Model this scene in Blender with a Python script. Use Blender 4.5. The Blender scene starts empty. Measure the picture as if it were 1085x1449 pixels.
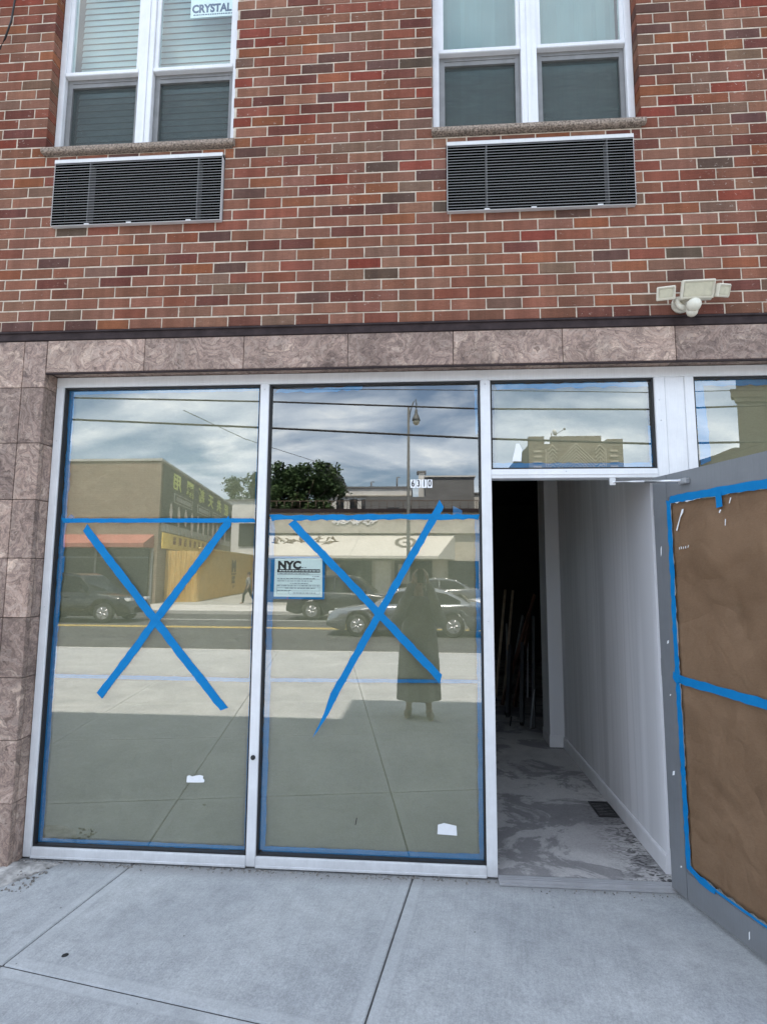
import bpy, bmesh, math, random
from mathutils import Vector, Matrix, noise as mnoise

random.seed(7)
S = bpy.context.scene
COL = S.collection
R = math.radians

# ------------------------------------------------------------------ materials
def nt(name):
    m = bpy.data.materials.new(name); m.use_nodes = True
    t = m.node_tree; t.nodes.clear()
    out = t.nodes.new('ShaderNodeOutputMaterial')
    return m, t, out

class T:
    """small node helper"""
    def __init__(s, t): s.t = t
    def n(s, typ, **kw):
        nd = s.t.nodes.new(typ)
        for k, v in kw.items():
            if k.startswith('i_'): 
                key = k[2:].replace('_', ' ')
                nd.inputs[key].default_value = v
            else: setattr(nd, k, v)
        return nd
    def l(s, a, b): s.t.links.new(a, b)
    def pos(s, scale=(1, 1, 1), rot=(0, 0, 0)):
        g = s.n('ShaderNodeNewGeometry'); mp = s.n('ShaderNodeMapping')
        mp.inputs['Scale'].default_value = scale; mp.inputs['Rotation'].default_value = rot
        s.l(g.outputs['Position'], mp.inputs['Vector']); return mp.outputs[0]
    def noise(s, vec, scale, detail=5, rough=.55, dist=0):
        nd = s.n('ShaderNodeTexNoise'); nd.inputs['Scale'].default_value = scale
        nd.inputs['Detail'].default_value = detail; nd.inputs['Roughness'].default_value = rough
        nd.inputs['Distortion'].default_value = dist; s.l(vec, nd.inputs['Vector']); return nd.outputs[0]
    def ramp(s, fac, stops, interp='LINEAR'):
        nd = s.n('ShaderNodeValToRGB'); cr = nd.color_ramp; cr.interpolation = interp
        while len(cr.elements) < len(stops): cr.elements.new(.5)
        for e, (p, c) in zip(cr.elements, stops):
            e.position = p; e.color = (c[0], c[1], c[2], 1) if hasattr(c, '__len__') else (c, c, c, 1)
        s.l(fac, nd.inputs[0]); return nd.outputs[0]
    def mix(s, fac, a, b, mode='MIX'):
        nd = s.n('ShaderNodeMix', data_type='RGBA', blend_type=mode)
        for v, i in ((fac, 0), (a, 6), (b, 7)):
            if hasattr(v, 'is_output'): s.l(v, nd.inputs[i])
            elif i == 0: nd.inputs[0].default_value = v
            else: nd.inputs[i].default_value = (v[0], v[1], v[2], 1)
        return nd.outputs[2]
    def math(s, op, a, b=None, c=None):
        nd = s.n('ShaderNodeMath', operation=op)
        for i, v in enumerate((a, b, c)):
            if v is None: continue
            if hasattr(v, 'is_output'): s.l(v, nd.inputs[i])
            else: nd.inputs[i].default_value = v
        return nd.outputs[0]
    def bump(s, h, strength=.3, dist=.01, nrm=None):
        nd = s.n('ShaderNodeBump'); nd.inputs['Strength'].default_value = strength
        nd.inputs['Distance'].default_value = dist; s.l(h, nd.inputs['Height'])
        if nrm: s.l(nrm, nd.inputs['Normal'])
        return nd.outputs[0]
    def bsdf(s, col, rough=.6, metal=0, nrm=None, spec=.5):
        b = s.n('ShaderNodeBsdfPrincipled')
        if hasattr(col, 'is_output'): s.l(col, b.inputs['Base Color'])
        else: b.inputs['Base Color'].default_value = (*col, 1)
        if hasattr(rough, 'is_output'): s.l(rough, b.inputs['Roughness'])
        else: b.inputs['Roughness'].default_value = rough
        b.inputs['Metallic'].default_value = metal
        b.inputs['Specular IOR Level'].default_value = spec
        if nrm: s.l(nrm, b.inputs['Normal'])
        return b

MATS = {}
def M(name, col, rough=.6, metal=0, ns=6, na=.15, bump=.0, bs=40, spec=.5, col2=None):
    """plain procedural material: two tones mixed by noise, optional bump"""
    if name in MATS: return MATS[name]
    m, t, out = nt(name); h = T(t)
    p = h.pos()
    a = tuple(max(0, c * (1 - na)) for c in col); b = col2 or tuple(min(1, c * (1 + na)) for c in col)
    f = h.noise(p, ns, 6, .6)
    f = h.ramp(f, [(.32, 0), (.68, 1)])
    c = h.mix(f, a, b)
    nr = None
    if bump: nr = h.bump(h.noise(p, bs, 4), bump, .004)
    bs_ = h.bsdf(c, rough, metal, nr, spec)
    h.l(bs_.outputs[0], out.inputs[0]); MATS[name] = m
    return m

def mat_brick():
    m, t, out = nt('brick_faces'); h = T(t); p = h.pos()
    at = h.n('ShaderNodeAttribute', attribute_name='bcol')
    ps = h.pos((6, 6, 40))
    streak = h.noise(ps, 3.0, 5, .6)
    c = h.mix(h.ramp(streak, [(.3, 0), (.7, 1)]), (.81, .75, .70), (1.05, .97, .915))
    c = h.mix(1.0, at.outputs[0], c, 'MULTIPLY')
    fine = h.noise(p, 160, 3, .7)
    c = h.mix(1.0, c, h.ramp(fine, [(.25, .8), (.75, 1.2)]), 'MULTIPLY')
    # pale efflorescence / mortar smears, ragged marks
    sm = h.noise(h.pos((1, 1, 1.6)), 34, 6, .72, .6); area = h.noise(p, 1.3, 2)
    k = h.math('MULTIPLY', h.ramp(sm, [(.62, 0), (.66, 1)]), h.ramp(area, [(.44, 0), (.60, 1)]))
    c = h.mix(h.math('MULTIPLY', k, .65), c, (.55, .49, .43))
    film = h.ramp(h.noise(p, 2.2, 4, .6), [(.42, 0), (.75, 1)])
    c = h.mix(h.math('MULTIPLY', film, .05), c, (.46, .40, .36))
    n = h.bump(h.noise(h.pos((3, 3, 9)), 45, 5, .65), .35, .004)
    run = h.ramp(h.noise(h.pos((9, 9, .7)), 1.0, 5, .65), [(.40, .80), (.62, 1.06)])
    c = h.mix(1.0, c, run, 'MULTIPLY')
    h.l(h.bsdf(c, .85, 0, n, .06).outputs[0], out.inputs[0]); return m

def mat_granite():
    m, t, out = nt('swirled_granite'); h = T(t); p = h.pos()
    at = h.n('ShaderNodeAttribute', attribute_name='bcol')
    sep = h.n('ShaderNodeSeparateColor'); h.l(at.outputs[0], sep.inputs[0])
    off = h.n('ShaderNodeCombineXYZ')
    h.l(h.math('MULTIPLY', sep.outputs[0], 37.), off.inputs[0]); h.l(h.math('MULTIPLY', sep.outputs[1], 53.), off.inputs[2])
    ad = h.n('ShaderNodeVectorMath', operation='ADD'); h.l(p, ad.inputs[0]); h.l(off.outputs[0], ad.inputs[1]); v = ad.outputs[0]
    # warp the coordinates by a low noise so veins swirl
    wn = h.n('ShaderNodeTexNoise'); wn.inputs['Scale'].default_value = 4.2; wn.inputs['Detail'].default_value = 4; h.l(v, wn.inputs['Vector'])
    wa = h.n('ShaderNodeVectorMath', operation='MULTIPLY_ADD'); h.l(wn.outputs['Color'], wa.inputs[0])
    wa.inputs[1].default_value = (.62, .62, .62); h.l(v, wa.inputs[2]); w = wa.outputs[0]
    s1 = h.noise(w, 6.0, 9, .66, 1.0)
    s2 = h.noise(w, 30, 6, .7, 1.2)
    c = h.ramp(s1, [(.27, (.125, .095, .085)), (.37, (.26, .198, .175)), (.47, (.375, .288, .252)), (.53, (.28, .215, .19)), (.62, (.45, .36, .31)), (.74, (.60, .50, .43))])
    d = h.ramp(s2, [(.34, (.50, .48, .47)), (.5, (1, 1, 1)), (.66, (1.32, 1.29, 1.25))])
    c = h.mix(1, c, d, 'MULTIPLY')
    wv = h.n('ShaderNodeTexWave', wave_type='RINGS', rings_direction='SPHERICAL'); wv.inputs['Scale'].default_value = 3.2; wv.inputs['Distortion'].default_value = 11
    wv.inputs['Detail'].default_value = 4; wv.inputs['Detail Scale'].default_value = 1.6; h.l(w, wv.inputs['Vector'])
    c = h.mix(h.math('MULTIPLY', h.ramp(wv.outputs['Fac'], [(.0, 1), (.16, 0)]), .42), c, (.13, .10, .10))
    c = h.mix(h.math('MULTIPLY', h.ramp(wv.outputs['Fac'], [(.85, 0), (1, 1)]), .30), c, (.52, .45, .41))
    blot = h.ramp(h.noise(v, 2.4, 4, .6), [(.34, .66), (.66, 1.12)]); c = h.mix(1, c, blot, 'MULTIPLY')
    tint = h.mix(sep.outputs[2], (.80, .765, .74), (1.16, 1.10, 1.04)); c = h.mix(1, c, tint, 'MULTIPLY')
    h.l(h.bsdf(c, .5, 0, h.bump(s2, .10, .002), .18).outputs[0], out.inputs[0]); return m

def mat_concrete():
    m, t, out = nt('sidewalk_concrete'); h = T(t); p = h.pos()
    uv = h.n('ShaderNodeUVMap'); uv.uv_map = 'slab'
    sx = h.n('ShaderNodeSeparateXYZ'); h.l(uv.outputs[0], sx.inputs[0])
    # distance (m) to the nearest slab edge -> tooled smooth margin
    def edge(o):
        a = h.math('SUBTRACT', 1.525, o); return h.math('MINIMUM', o, a)
    e = h.math('MINIMUM', edge(sx.outputs[0]), edge(sx.outputs[1]))
    wob = h.math('MULTIPLY_ADD', h.noise(p, 9, 3), .012, -.006)
    margin = h.ramp(h.math('ADD', e, wob), [(.052, 1), (.064, 0)])
    big = h.noise(p, 1.7, 5, .6); mid = h.noise(p, 11, 6, .65); fine = h.noise(p, 150, 4, .75); grit = h.noise(p, 55, 5, .75)
    c = h.ramp(big, [(.3, (.325, .335, .345)), (.7, (.43, .438, .44))])
    c = h.mix(1, c, h.ramp(mid, [(.3, .86), (.7, 1.1)]), 'MULTIPLY')
    c = h.mix(1, c, h.ramp(fine, [(.25, .74), (.75, 1.24)]), 'MULTIPLY'); c = h.mix(1, c, h.ramp(grit, [(.28, .84), (.72, 1.12)]), 'MULTIPLY')
    rim = h.ramp(h.math('ADD', e, wob), [(.048, 0), (.057, 1), (.066, 0)]); c = h.mix(h.math('MULTIPLY', rim, .30), c, (.24, .245, .25))
    c = h.mix(h.math('MULTIPLY', margin, .22), c, (.50, .51, .515))
    # soft darker stains and tiny specks
    st = h.ramp(h.noise(h.pos((1, 1.6, 1)), 2.6, 3, .5), [(.60, 0), (.78, 1)])
    c = h.mix(h.math('MULTIPLY', st, .28), c, (.20, .21, .22))
    vo = h.n('ShaderNodeTexVoronoi', feature='F1'); vo.inputs['Scale'].default_value = 7; h.l(p, vo.inputs['Vector'])
    spk = h.ramp(vo.outputs['Distance'], [(.022, 1), (.04, 0)])
    c = h.mix(h.math('MULTIPLY', spk, .8), c, (.10, .10, .10))
    # dirt in the strip at the foot of the shopfront
    gp = h.n('ShaderNodeNewGeometry'); sp = h.n('ShaderNodeSeparateXYZ'); h.l(gp.outputs['Position'], sp.inputs[0])
    dy = h.math('MULTIPLY_ADD', mid, .10, sp.outputs[1])
    dirt = h.ramp(dy, [(.04, 0), (.12, 1)])
    c = h.mix(h.math('MULTIPLY', dirt, .55), c, (.17, .16, .15))
    # broom texture: fine ridges across the slab
    uvs = h.n('ShaderNodeMapping'); uvs.inputs['Scale'].default_value = (150, 4, 1); h.l(uv.outputs[0], uvs.inputs['Vector'])
    br = h.noise(uvs.outputs[0], 1.0, 3, .6)
    amp = h.math('MULTIPLY', h.math('SUBTRACT', 1.0, margin), h.ramp(big, [(.35, .25), (.65, 1)]))
    hgt = h.math('ADD', h.math('MULTIPLY', h.math('MULTIPLY', br, amp), 1.1), h.math('MULTIPLY', fine, .5))
    n = h.bump(hgt, .38, .004)
    c = h.mix(h.math('MULTIPLY', h.math('SUBTRACT', 1.0, margin), .5), c, h.mix(1, c, h.ramp(br, [(.3, .84), (.7, 1.1)]), 'MULTIPLY'))
    h.l(h.bsdf(c, .88, 0, n, .3).outputs[0], out.inputs[0]); return m

def mat_glass(name, refl=.18, tint=(.90, .95, .92), wav=.0):
    """coated double glazing: mirror share rises with angle, the rest passes through tinted"""
    m, t, out = nt(name); h = T(t)
    gm = h.n('ShaderNodeNewGeometry'); dt = h.n('ShaderNodeVectorMath', operation='DOT_PRODUCT')
    h.l(gm.outputs['Normal'], dt.inputs[0]); h.l(gm.outputs['Incoming'], dt.inputs[1])
    k5 = h.math('POWER', h.math('SUBTRACT', 1.0, h.math('ABSOLUTE', dt.outputs['Value'])), 5.0)
    f = h.math('MULTIPLY_ADD', k5, 1 - refl, refl)
    g = h.n('ShaderNodeBsdfGlossy'); g.inputs['Roughness'].default_value = 0.0; g.inputs['Color'].default_value = (1.0, .985, .94, 1)
    if wav:
        nz = h.noise(h.pos((1, 1, .6)), 1.6, 1, .4)
        h.l(h.bump(nz, wav, .01), g.inputs['Normal'])
    tr = h.n('ShaderNodeBsdfTransparent'); tr.inputs['Color'].default_value = (*tint, 1)
    mx = h.n('ShaderNodeMixShader'); h.l(f, mx.inputs[0]); h.l(tr.outputs[0], mx.inputs[1]); h.l(g.outputs[0], mx.inputs[2])
    h.l(mx.outputs[0], out.inputs[0]); return m
def mat_clear(name, tint):
    m, t, out = nt(name); h = T(t)
    tr = h.n('ShaderNodeBsdfTransparent'); tr.inputs['Color'].default_value = (*tint, 1); h.l(tr.outputs[0], out.inputs[0]); return m
def mat_screen():
    m, t, out = nt('insect_screen'); h = T(t)
    p = h.pos((900, 900, 900)); tr = h.n('ShaderNodeBsdfTransparent')
    d = h.n('ShaderNodeBsdfDiffuse'); d.inputs['Color'].default_value = (.085, .10, .10, 1)
    mx = h.n('ShaderNodeMixShader'); mx.inputs[0].default_value = .55
    moire = h.noise(h.pos((1, 1, 5)), 6, 3, .6, 1.2)
    h.l(h.math('MULTIPLY_ADD', moire, .16, .34), mx.inputs[0])
    h.l(tr.outputs[0], mx.inputs[1]); h.l(d.outputs[0], mx.inputs[2]); h.l(mx.outputs[0], out.inputs[0]); return m
def mat_paper(name, a, b, bump=.5, scale=3.):
    m, t, out = nt(name); h = T(t); p = h.pos()
    w = h.noise(p, scale, 5, .55, .8); f = h.noise(h.pos((1, 1, 3)), 60, 4, .7); sp = h.noise(p, 300, 2, .6)
    c = h.mix(h.ramp(w, [(.3, 0), (.7, 1)]), a, b)
    c = h.mix(1, c, h.ramp(f, [(.3, .93), (.7, 1.06)]), 'MULTIPLY'); c = h.mix(1, c, h.ramp(sp, [(.3, .93), (.7, 1.07)]), 'MULTIPLY')
    def ridge(sc, d):
        q = h.noise(p, sc, 2, .45, d); return h.math('ABSOLUTE', h.math('SUBTRACT', q, .5))
    wr = h.n('ShaderNodeTexNoise'); wr.inputs['Scale'].default_value = scale; wr.inputs['Detail'].default_value = 3; h.l(p, wr.inputs['Vector'])
    wm = h.n('ShaderNodeVectorMath', operation='MULTIPLY_ADD'); h.l(wr.outputs['Color'], wm.inputs[0]); wm.inputs[1].default_value = (.22, .22, .22); h.l(p, wm.inputs[2])
    v1 = h.n('ShaderNodeTexVoronoi', feature='F1'); v1.inputs['Scale'].default_value = scale * 1.5; h.l(wm.outputs[0], v1.inputs['Vector'])
    v2 = h.n('ShaderNodeTexVoronoi', feature='F1'); v2.inputs['Scale'].default_value = scale * 4.5; h.l(wm.outputs[0], v2.inputs['Vector'])
    cr = h.math('ADD', h.math('MULTIPLY', ridge(scale * .8, .5), 1.5), h.math('ADD', h.math('MULTIPLY', v1.outputs['Distance'], .35), h.math('MULTIPLY', ridge(scale * 3, .8), .22)))
    n = h.bump(h.math('ADD', h.math('MULTIPLY', w, .4), cr), bump, .05)
    h.l(h.bsdf(c, .75, 0, n, .25).outputs[0], out.inputs[0]); return m
def mat_tape():
    m, t, out = nt('blue_painters_tape'); h = T(t); p = h.pos()
    c = h.mix(h.noise(p, 18, 4, .6), (.004, .150, .395), (.010, .225, .53))
    n = h.bump(h.noise(h.pos((1, 1, 1)), 220, 3, .6), .25, .001)
    h.l(h.bsdf(c, .6, 0, n, .12).outputs[0], out.inputs[0]); return m
def mat_alu(name, col, rough=.42, metal=.35):
    m, t, out = nt(name); h = T(t); p = h.pos()
    g = h.noise(h.pos((60, 60, 1.5)), 4, 4, .6); s = h.noise(p, 7, 6, .7)
    c = h.mix(h.ramp(s, [(.3, 0), (.7, 1)]), tuple(x * .92 for x in col), tuple(min(1, x * 1.05) for x in col))
    c = h.mix(1, c, h.ramp(g, [(.3, .95), (.7, 1.04)]), 'MULTIPLY')
    sc = h.ramp(h.noise(h.pos((1, 1, 2.2)), 26, 6, .75), [(.70, 0), (.74, 1)])
    c = h.mix(h.math('MULTIPLY', sc, .35), c, (.22, .21, .21))
    gp = h.n('ShaderNodeNewGeometry'); sp = h.n('ShaderNodeSeparateXYZ'); h.l(gp.outputs['Position'], sp.inputs[0])
    low = h.ramp(h.math('MULTIPLY_ADD', s, .12, sp.outputs[2]), [(.05, 1), (.16, 0)])
    c = h.mix(h.math('MULTIPLY', low, .4), c, (.24, .23, .225))
    r = h.math('MULTIPLY_ADD', s, .2, rough - .1)
    h.l(h.bsdf(c, r, metal, h.bump(s, .06, .003), .5).outputs[0], out.inputs[0]); return m
def mat_floor():
    m, t, out = nt('stained_screed'); h = T(t); p = h.pos()
    a = h.noise(p, 2.0, 6, .60, .7); b = h.noise(h.pos((1, 1.4, 1)), 2.0, 5, .7, .8); f = h.noise(p, 120, 3, .7)
    c = h.ramp(a, [(.25, (.30, .285, .28)), (.42, (.38, .36, .355)), (.54, (.45, .43, .42)), (.7, (.52, .495, .48))])
    k = h.ramp(h.math('MULTIPLY_ADD', h.noise(p, 22, 5, .7), .10, b), [(.545, 0), (.60, 1)])
    c = h.mix(h.math('MULTIPLY', k, .66), c, (.15, .145, .15))
    c = h.mix(1, c, h.ramp(f, [(.3, .85), (.7, 1.13)]), 'MULTIPLY')
    # scraped black adhesive along the foot of the white wall
    gp = h.n('ShaderNodeNewGeometry'); sp = h.n('ShaderNodeSeparateXYZ'); h.l(gp.outputs['Position'], sp.inputs[0])
    ed = h.ramp(sp.outputs[0], [(3.22, 0), (3.62, 1)]) if False else None
    e2 = h.math('SMOOTH_MIN', h.math('MULTIPLY', h.math('SUBTRACT', sp.outputs[0], 3.36), 3.4), 1.0, .1)
    e2 = h.math('MAXIMUM', e2, 0.0)
    fw = h.math('SUBTRACT', 1.0, h.math('MINIMUM', h.math('MULTIPLY', sp.outputs[1], .62), 1.0))
    marks = h.ramp(h.noise(h.pos((1, 2.6, 1), (0, 0, .7)), 15, 5, .62, 1.6), [(.50, 0), (.56, 1)])
    k2 = h.math('MULTIPLY', h.math('MULTIPLY', marks, e2), fw)
    c = h.mix(h.math('MINIMUM', h.math('MULTIPLY', k2, 1.6), .92), c, (.035, .033, .034))
    n = h.bump(h.noise(p, 30, 6, .7), .4, .004)
    h.l(h.bsdf(c, .75, 0, n, .35).outputs[0], out.inputs[0]); return m
def mat_far_brick(name, c1, c2, mort, bw=.42, bh=.09):
    m, t, out = nt(name); h = T(t)
    g = h.n('ShaderNodeNewGeometry'); sp = h.n('ShaderNodeSeparateXYZ'); h.l(g.outputs['Position'], sp.inputs[0])
    cb = h.n('ShaderNodeCombineXYZ'); h.l(h.math('ADD', sp.outputs[0], sp.outputs[1]), cb.inputs[0]); h.l(sp.outputs[2], cb.inputs[1])
    b = h.n('ShaderNodeTexBrick'); h.l(cb.outputs[0], b.inputs['Vector'])
    b.inputs['Color1'].default_value = (*c1, 1); b.inputs['Color2'].default_value = (*c2, 1); b.inputs['Mortar'].default_value = (*mort, 1)
    b.inputs['Scale'].default_value = 1; b.inputs['Brick Width'].default_value = bw; b.inputs['Row Height'].default_value = bh; b.inputs['Mortar Size'].default_value = .008
    st = h.noise(h.pos((.3, .3, 2.5)), 1.2, 5, .6)
    c = h.mix(1, b.outputs['Color'], h.ramp(st, [(.3, .82), (.7, 1.12)]), 'MULTIPLY')
    h.l(h.bsdf(c, .85).outputs[0], out.inputs[0]); return m
def mat_leaf():
    m, t, out = nt('leaf_green'); h = T(t)
    oi = h.noise(h.pos(), 1.1, 3, .6)
    c = h.ramp(oi, [(.3, (.022, .045, .016)), (.5, (.045, .085, .028)), (.72, (.085, .135, .045))])
    h.l(h.bsdf(c, .6, 0, None, .3).outputs[0], out.inputs[0]); return m
def mat_paint(name, col, rough=.22, metal=.3):
    m, t, out = nt(name); h = T(t)
    b = h.bsdf(h.mix(h.noise(h.pos(), 3, 4), tuple(c * .92 for c in col), col), rough, metal)
    b.inputs['Coat Weight'].default_value = .8; b.inputs['Coat Roughness'].default_value = .04
    h.l(b.outputs[0], out.inputs[0]); return m

BRICK = mat_brick(); GRAN = mat_granite(); CONC = mat_concrete(); TAPE = mat_tape()
GLASS = mat_glass('coated_shop_glass', .245, (.93, .97, .94), .012)
GLASS_IN = mat_clear('glass_core', (.97, .985, .975))
GLASS_UP = mat_glass('upstairs_window_glass', .105, (.86, .95, .94), .05)
GLASS_CAR = mat_glass('car_glass', .12, (.16, .18, .18))
SCREEN = mat_screen()
PAPER = mat_paper('taped_up_paper', (.44, .41, .285), (.50, .465, .33), .25)
PAPER_BR = mat_paper('brown_kraft_paper', (.285, .185, .115), (.37, .248, .160), .6, 3.0)
ALU = mat_alu('pale_aluminium', (.76, .77, .79), .38, .08); ALU_SHADED = mat_alu('shaded_aluminium', (.25, .262, .28), .4, .35)  # second is for the door: same metal, its side-on shade put into the colour
MORTAR = M('lime_mortar', (.52, .45, .37), .95, ns=14, na=.28, bump=.6, bs=160, spec=.05)
DARKM = M('black_gasket', (.012, .012, .013), .5, ns=10)
BRONZE = M('dark_bronze_metal', (.040, .029, .030), .65, 0, ns=14, na=.3, bump=.15, spec=.12)
STONE_SP = M('speckled_stone', (.20, .155, .125), .85, ns=95, na=.75, bump=.6, bs=110, col2=(.47, .385, .32), spec=.1)
WHITEFR = mat_alu('white_window_aluminium', (.71, .72, .745), .4, .05)
GREYFR = M('grey_sash_metal', (.20, .20, .20), .5, .2, ns=12)
def mat_wall():
    m, t, out = nt('white_wall_paint'); h = T(t)
    band = h.ramp(h.noise(h.pos((1, 3.2, .12)), 1.3, 3, .5), [(.38, .82), (.50, 1.0), (.56, .90), (.66, 1.05)])
    sc = h.ramp(h.noise(h.pos((1, 1, 2)), 9, 6, .75), [(.66, 0), (.74, 1)])
    c = h.mix(1, (.76, .755, .78), band, 'MULTIPLY'); c = h.mix(h.math('MULTIPLY', sc, .25), c, (.40, .39, .39))
    h.l(h.bsdf(c, .75, 0, None, .2).outputs[0], out.inputs[0]); return m
WALLW = mat_wall()
TRIMW = M('white_trim_paint', (.72, .71, .73), .6, ns=9, na=.06)
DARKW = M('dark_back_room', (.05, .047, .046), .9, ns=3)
SCREED = mat_floor()
WHITEP = M('white_paper', (.82, .83, .85), .7, ns=40, na=.03)
INK = M('black_ink', (.015, .015, .018), .7)
INKB = M('blue_ink', (.03, .06, .16), .7)
GREYL = M('grey_print', (.22, .25, .28), .7)
PLASTIC = M('cream_plastic', (.66, .63, .53), .45, ns=20, na=.05)
LENS = M('pale_lamp_lens', (.50, .475, .36), .15, ns=25, na=.12, bump=.2, bs=60)
BLACKC = M('black_cable', (.012, .012, .012), .6)
STEEL = M('steel_hardware', (.62, .63, .65), .3, .8, ns=20)
PAPERW = M('pale_notice_paper', (.84, .90, .92), .7, ns=30, na=.03)

# ------------------------------------------------------------------ object helpers
WO = {}                                   # world origin of parents whose children are modelled in world coordinates
def link(o): COL.objects.link(o); return o
def tag(o, label=None, cat=None, group=None, kind=None):
    if label: o['label'] = label
    if cat: o['category'] = cat
    if group: o['group'] = group
    if kind: o['kind'] = kind
    return o
def thing(name, loc, label, cat, group=None, rz=0, world=True):
    o = link(bpy.data.objects.new(name, None)); o.location = loc; o.rotation_euler = (0, 0, rz); o.empty_display_size = .1
    tag(o, label, cat, group)
    if world: WO[o.name] = Vector(loc)
    return o
def obj(name, bm, mats, parent=None, smooth=False, label=None, cat=None, group=None, kind=None, recalc=True):
    if recalc: bmesh.ops.recalc_face_normals(bm, faces=bm.faces)
    me = bpy.data.meshes.new(name)
    if parent is not None:
        off = WO.get(parent.name, Vector((0, 0, 0)))
        bm.transform(Matrix.Translation(-off))
    else:
        xs = [v.co.x for v in bm.verts]; ys = [v.co.y for v in bm.verts]; zs = [v.co.z for v in bm.verts]
        off = Vector(((min(xs) + max(xs)) / 2, (min(ys) + max(ys)) / 2, min(zs)))
        bm.transform(Matrix.Translation(-off))
    bm.to_mesh(me); bm.free()
    for m in (mats if isinstance(mats, (list, tuple)) else [mats]): me.materials.append(m)
    if smooth:
        for p in me.polygons: p.use_smooth = True
    o = link(bpy.data.objects.new(name, me))
    if parent is not None:
        o.parent = parent
        if parent.name in WO: WO[o.name] = off.copy()
    else:
        o.location = off; WO[o.name] = off.copy()
    tag(o, label, cat, group, kind)
    return o
def children(o): return [c for c in bpy.data.objects if c.parent is o]
def copy_tree(o, parent=None):
    c = link(o.copy())
    if parent is not None: c.parent = parent
    for ch in children(o):
        d = link(ch.copy()); d.parent = c
        for g in children(ch):
            e = link(g.copy()); e.parent = d
    return c

def NB(): return bmesh.new()
def box(bm, x0, x1, y0, y1, z0, z1, bev=0, mi=0):
    b = bmesh.new() if bev else bm
    vs = [b.verts.new((x, y, z)) for x in (x0, x1) for y in (y0, y1) for z in (z0, z1)]
    fs = [(0, 1, 3, 2), (4, 6, 7, 5), (0, 4, 5, 1), (2, 3, 7, 6), (0, 2, 6, 4), (1, 5, 7, 3)]
    faces = [b.faces.new([vs[i] for i in f]) for f in fs]
    for f in faces: f.material_index = mi
    if bev:
        bmesh.ops.bevel(b, geom=list(b.edges), offset=bev, segments=2, affect='EDGES')
        for f in b.faces: f.material_index = mi
        me = bpy.data.meshes.new('t'); b.to_mesh(me); b.free(); bm.from_mesh(me); bpy.data.meshes.remove(me)
    return faces
def B(x0, x1, y0, y1, z0, z1, bev=0):
    bm = NB(); box(bm, x0, x1, y0, y1, z0, z1, bev); return bm
def prism(bm, pts, axis, a, b, mi=0):
    """polygon pts in the two other axes, extruded along axis from a to b"""
    def P(p, t):
        return {'x': (t, p[0], p[1]), 'y': (p[0], t, p[1]), 'z': (p[0], p[1], t)}[axis]
    v0 = [bm.verts.new(P(p, a)) for p in pts]; v1 = [bm.verts.new(P(p, b)) for p in pts]
    n = len(pts); fs = [bm.faces.new(v0), bm.faces.new(v1[::-1])]
    for i in range(n): fs.append(bm.faces.new((v0[i], v0[(i + 1) % n], v1[(i + 1) % n], v1[i])))
    for f in fs: f.material_index = mi
    return fs
def tube(bm, pts, r, seg=8, cap=True, mi=0):
    pts = [Vector(p) for p in pts]; rs = r if hasattr(r, '__len__') else [r] * len(pts)
    rings = []
    for i, p in enumerate(pts):
        d = (pts[min(i + 1, len(pts) - 1)] - pts[max(i - 1, 0)]).normalized()
        a = Vector((0, 0, 1)) if abs(d.z) < .9 else Vector((1, 0, 0))
        u = d.cross(a).normalized(); w = d.cross(u)
        rings.append([bm.verts.new(p + (u * math.cos(2 * math.pi * k / seg) + w * math.sin(2 * math.pi * k / seg)) * rs[i]) for k in range(seg)])
    for a, b in zip(rings, rings[1:]):
        for k in range(seg):
            f = bm.faces.new((a[k], a[(k + 1) % seg], b[(k + 1) % seg], b[k])); f.material_index = mi; f.smooth = True
    if cap:
        for rg in (rings[0], rings[-1]):
            f = bm.faces.new(rg); f.material_index = mi
def lathe(bm, prof, c, seg=20, axis='z', mi=0):
    rings = []
    for r, h in prof:
        ring = []
        for k in range(seg):
            a = 2 * math.pi * k / seg; x, y = r * math.cos(a), r * math.sin(a)
            p = {'z': (x, y, h), 'y': (x, h, y), 'x': (h, x, y)}[axis]
            ring.append(bm.verts.new((c[0] + p[0], c[1] + p[1], c[2] + p[2])))
        rings.append(ring)
    for a, b in zip(rings, rings[1:]):
        for k in range(seg):
            f = bm.faces.new((a[k], a[(k + 1) % seg], b[(k + 1) % seg], b[k])); f.smooth = True; f.material_index = mi
    for rg in (rings[0], rings[-1]):
        f = bm.faces.new(rg); f.material_index = mi
def ellipsoid(bm, c, r, seg=16, rings=10, mi=0, rot=None):
    vs = []
    for i in range(1, rings):
        th = math.pi * i / rings
        vs.append([Vector((r[0] * math.sin(th) * math.cos(2 * math.pi * k / seg), r[1] * math.sin(th) * math.sin(2 * math.pi * k / seg), r[2] * math.cos(th))) for k in range(seg)])
    top, bot = Vector((0, 0, r[2])), Vector((0, 0, -r[2]))
    c = Vector(c)
    def nv(v): return bm.verts.new((rot @ v if rot else v) + c)
    vs = [[nv(v) for v in ring] for ring in vs]; t = nv(top); b = nv(bot)
    fs = []
    for k in range(seg):
        fs.append(bm.faces.new((t, vs[0][k], vs[0][(k + 1) % seg]))); fs.append(bm.faces.new((b, vs[-1][(k + 1) % seg], vs[-1][k])))
        for i in range(len(vs) - 1):
            fs.append(bm.faces.new((vs[i][k], vs[i + 1][k], vs[i + 1][(k + 1) % seg], vs[i][(k + 1) % seg])))
    for f in fs: f.smooth = True; f.material_index = mi
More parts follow.
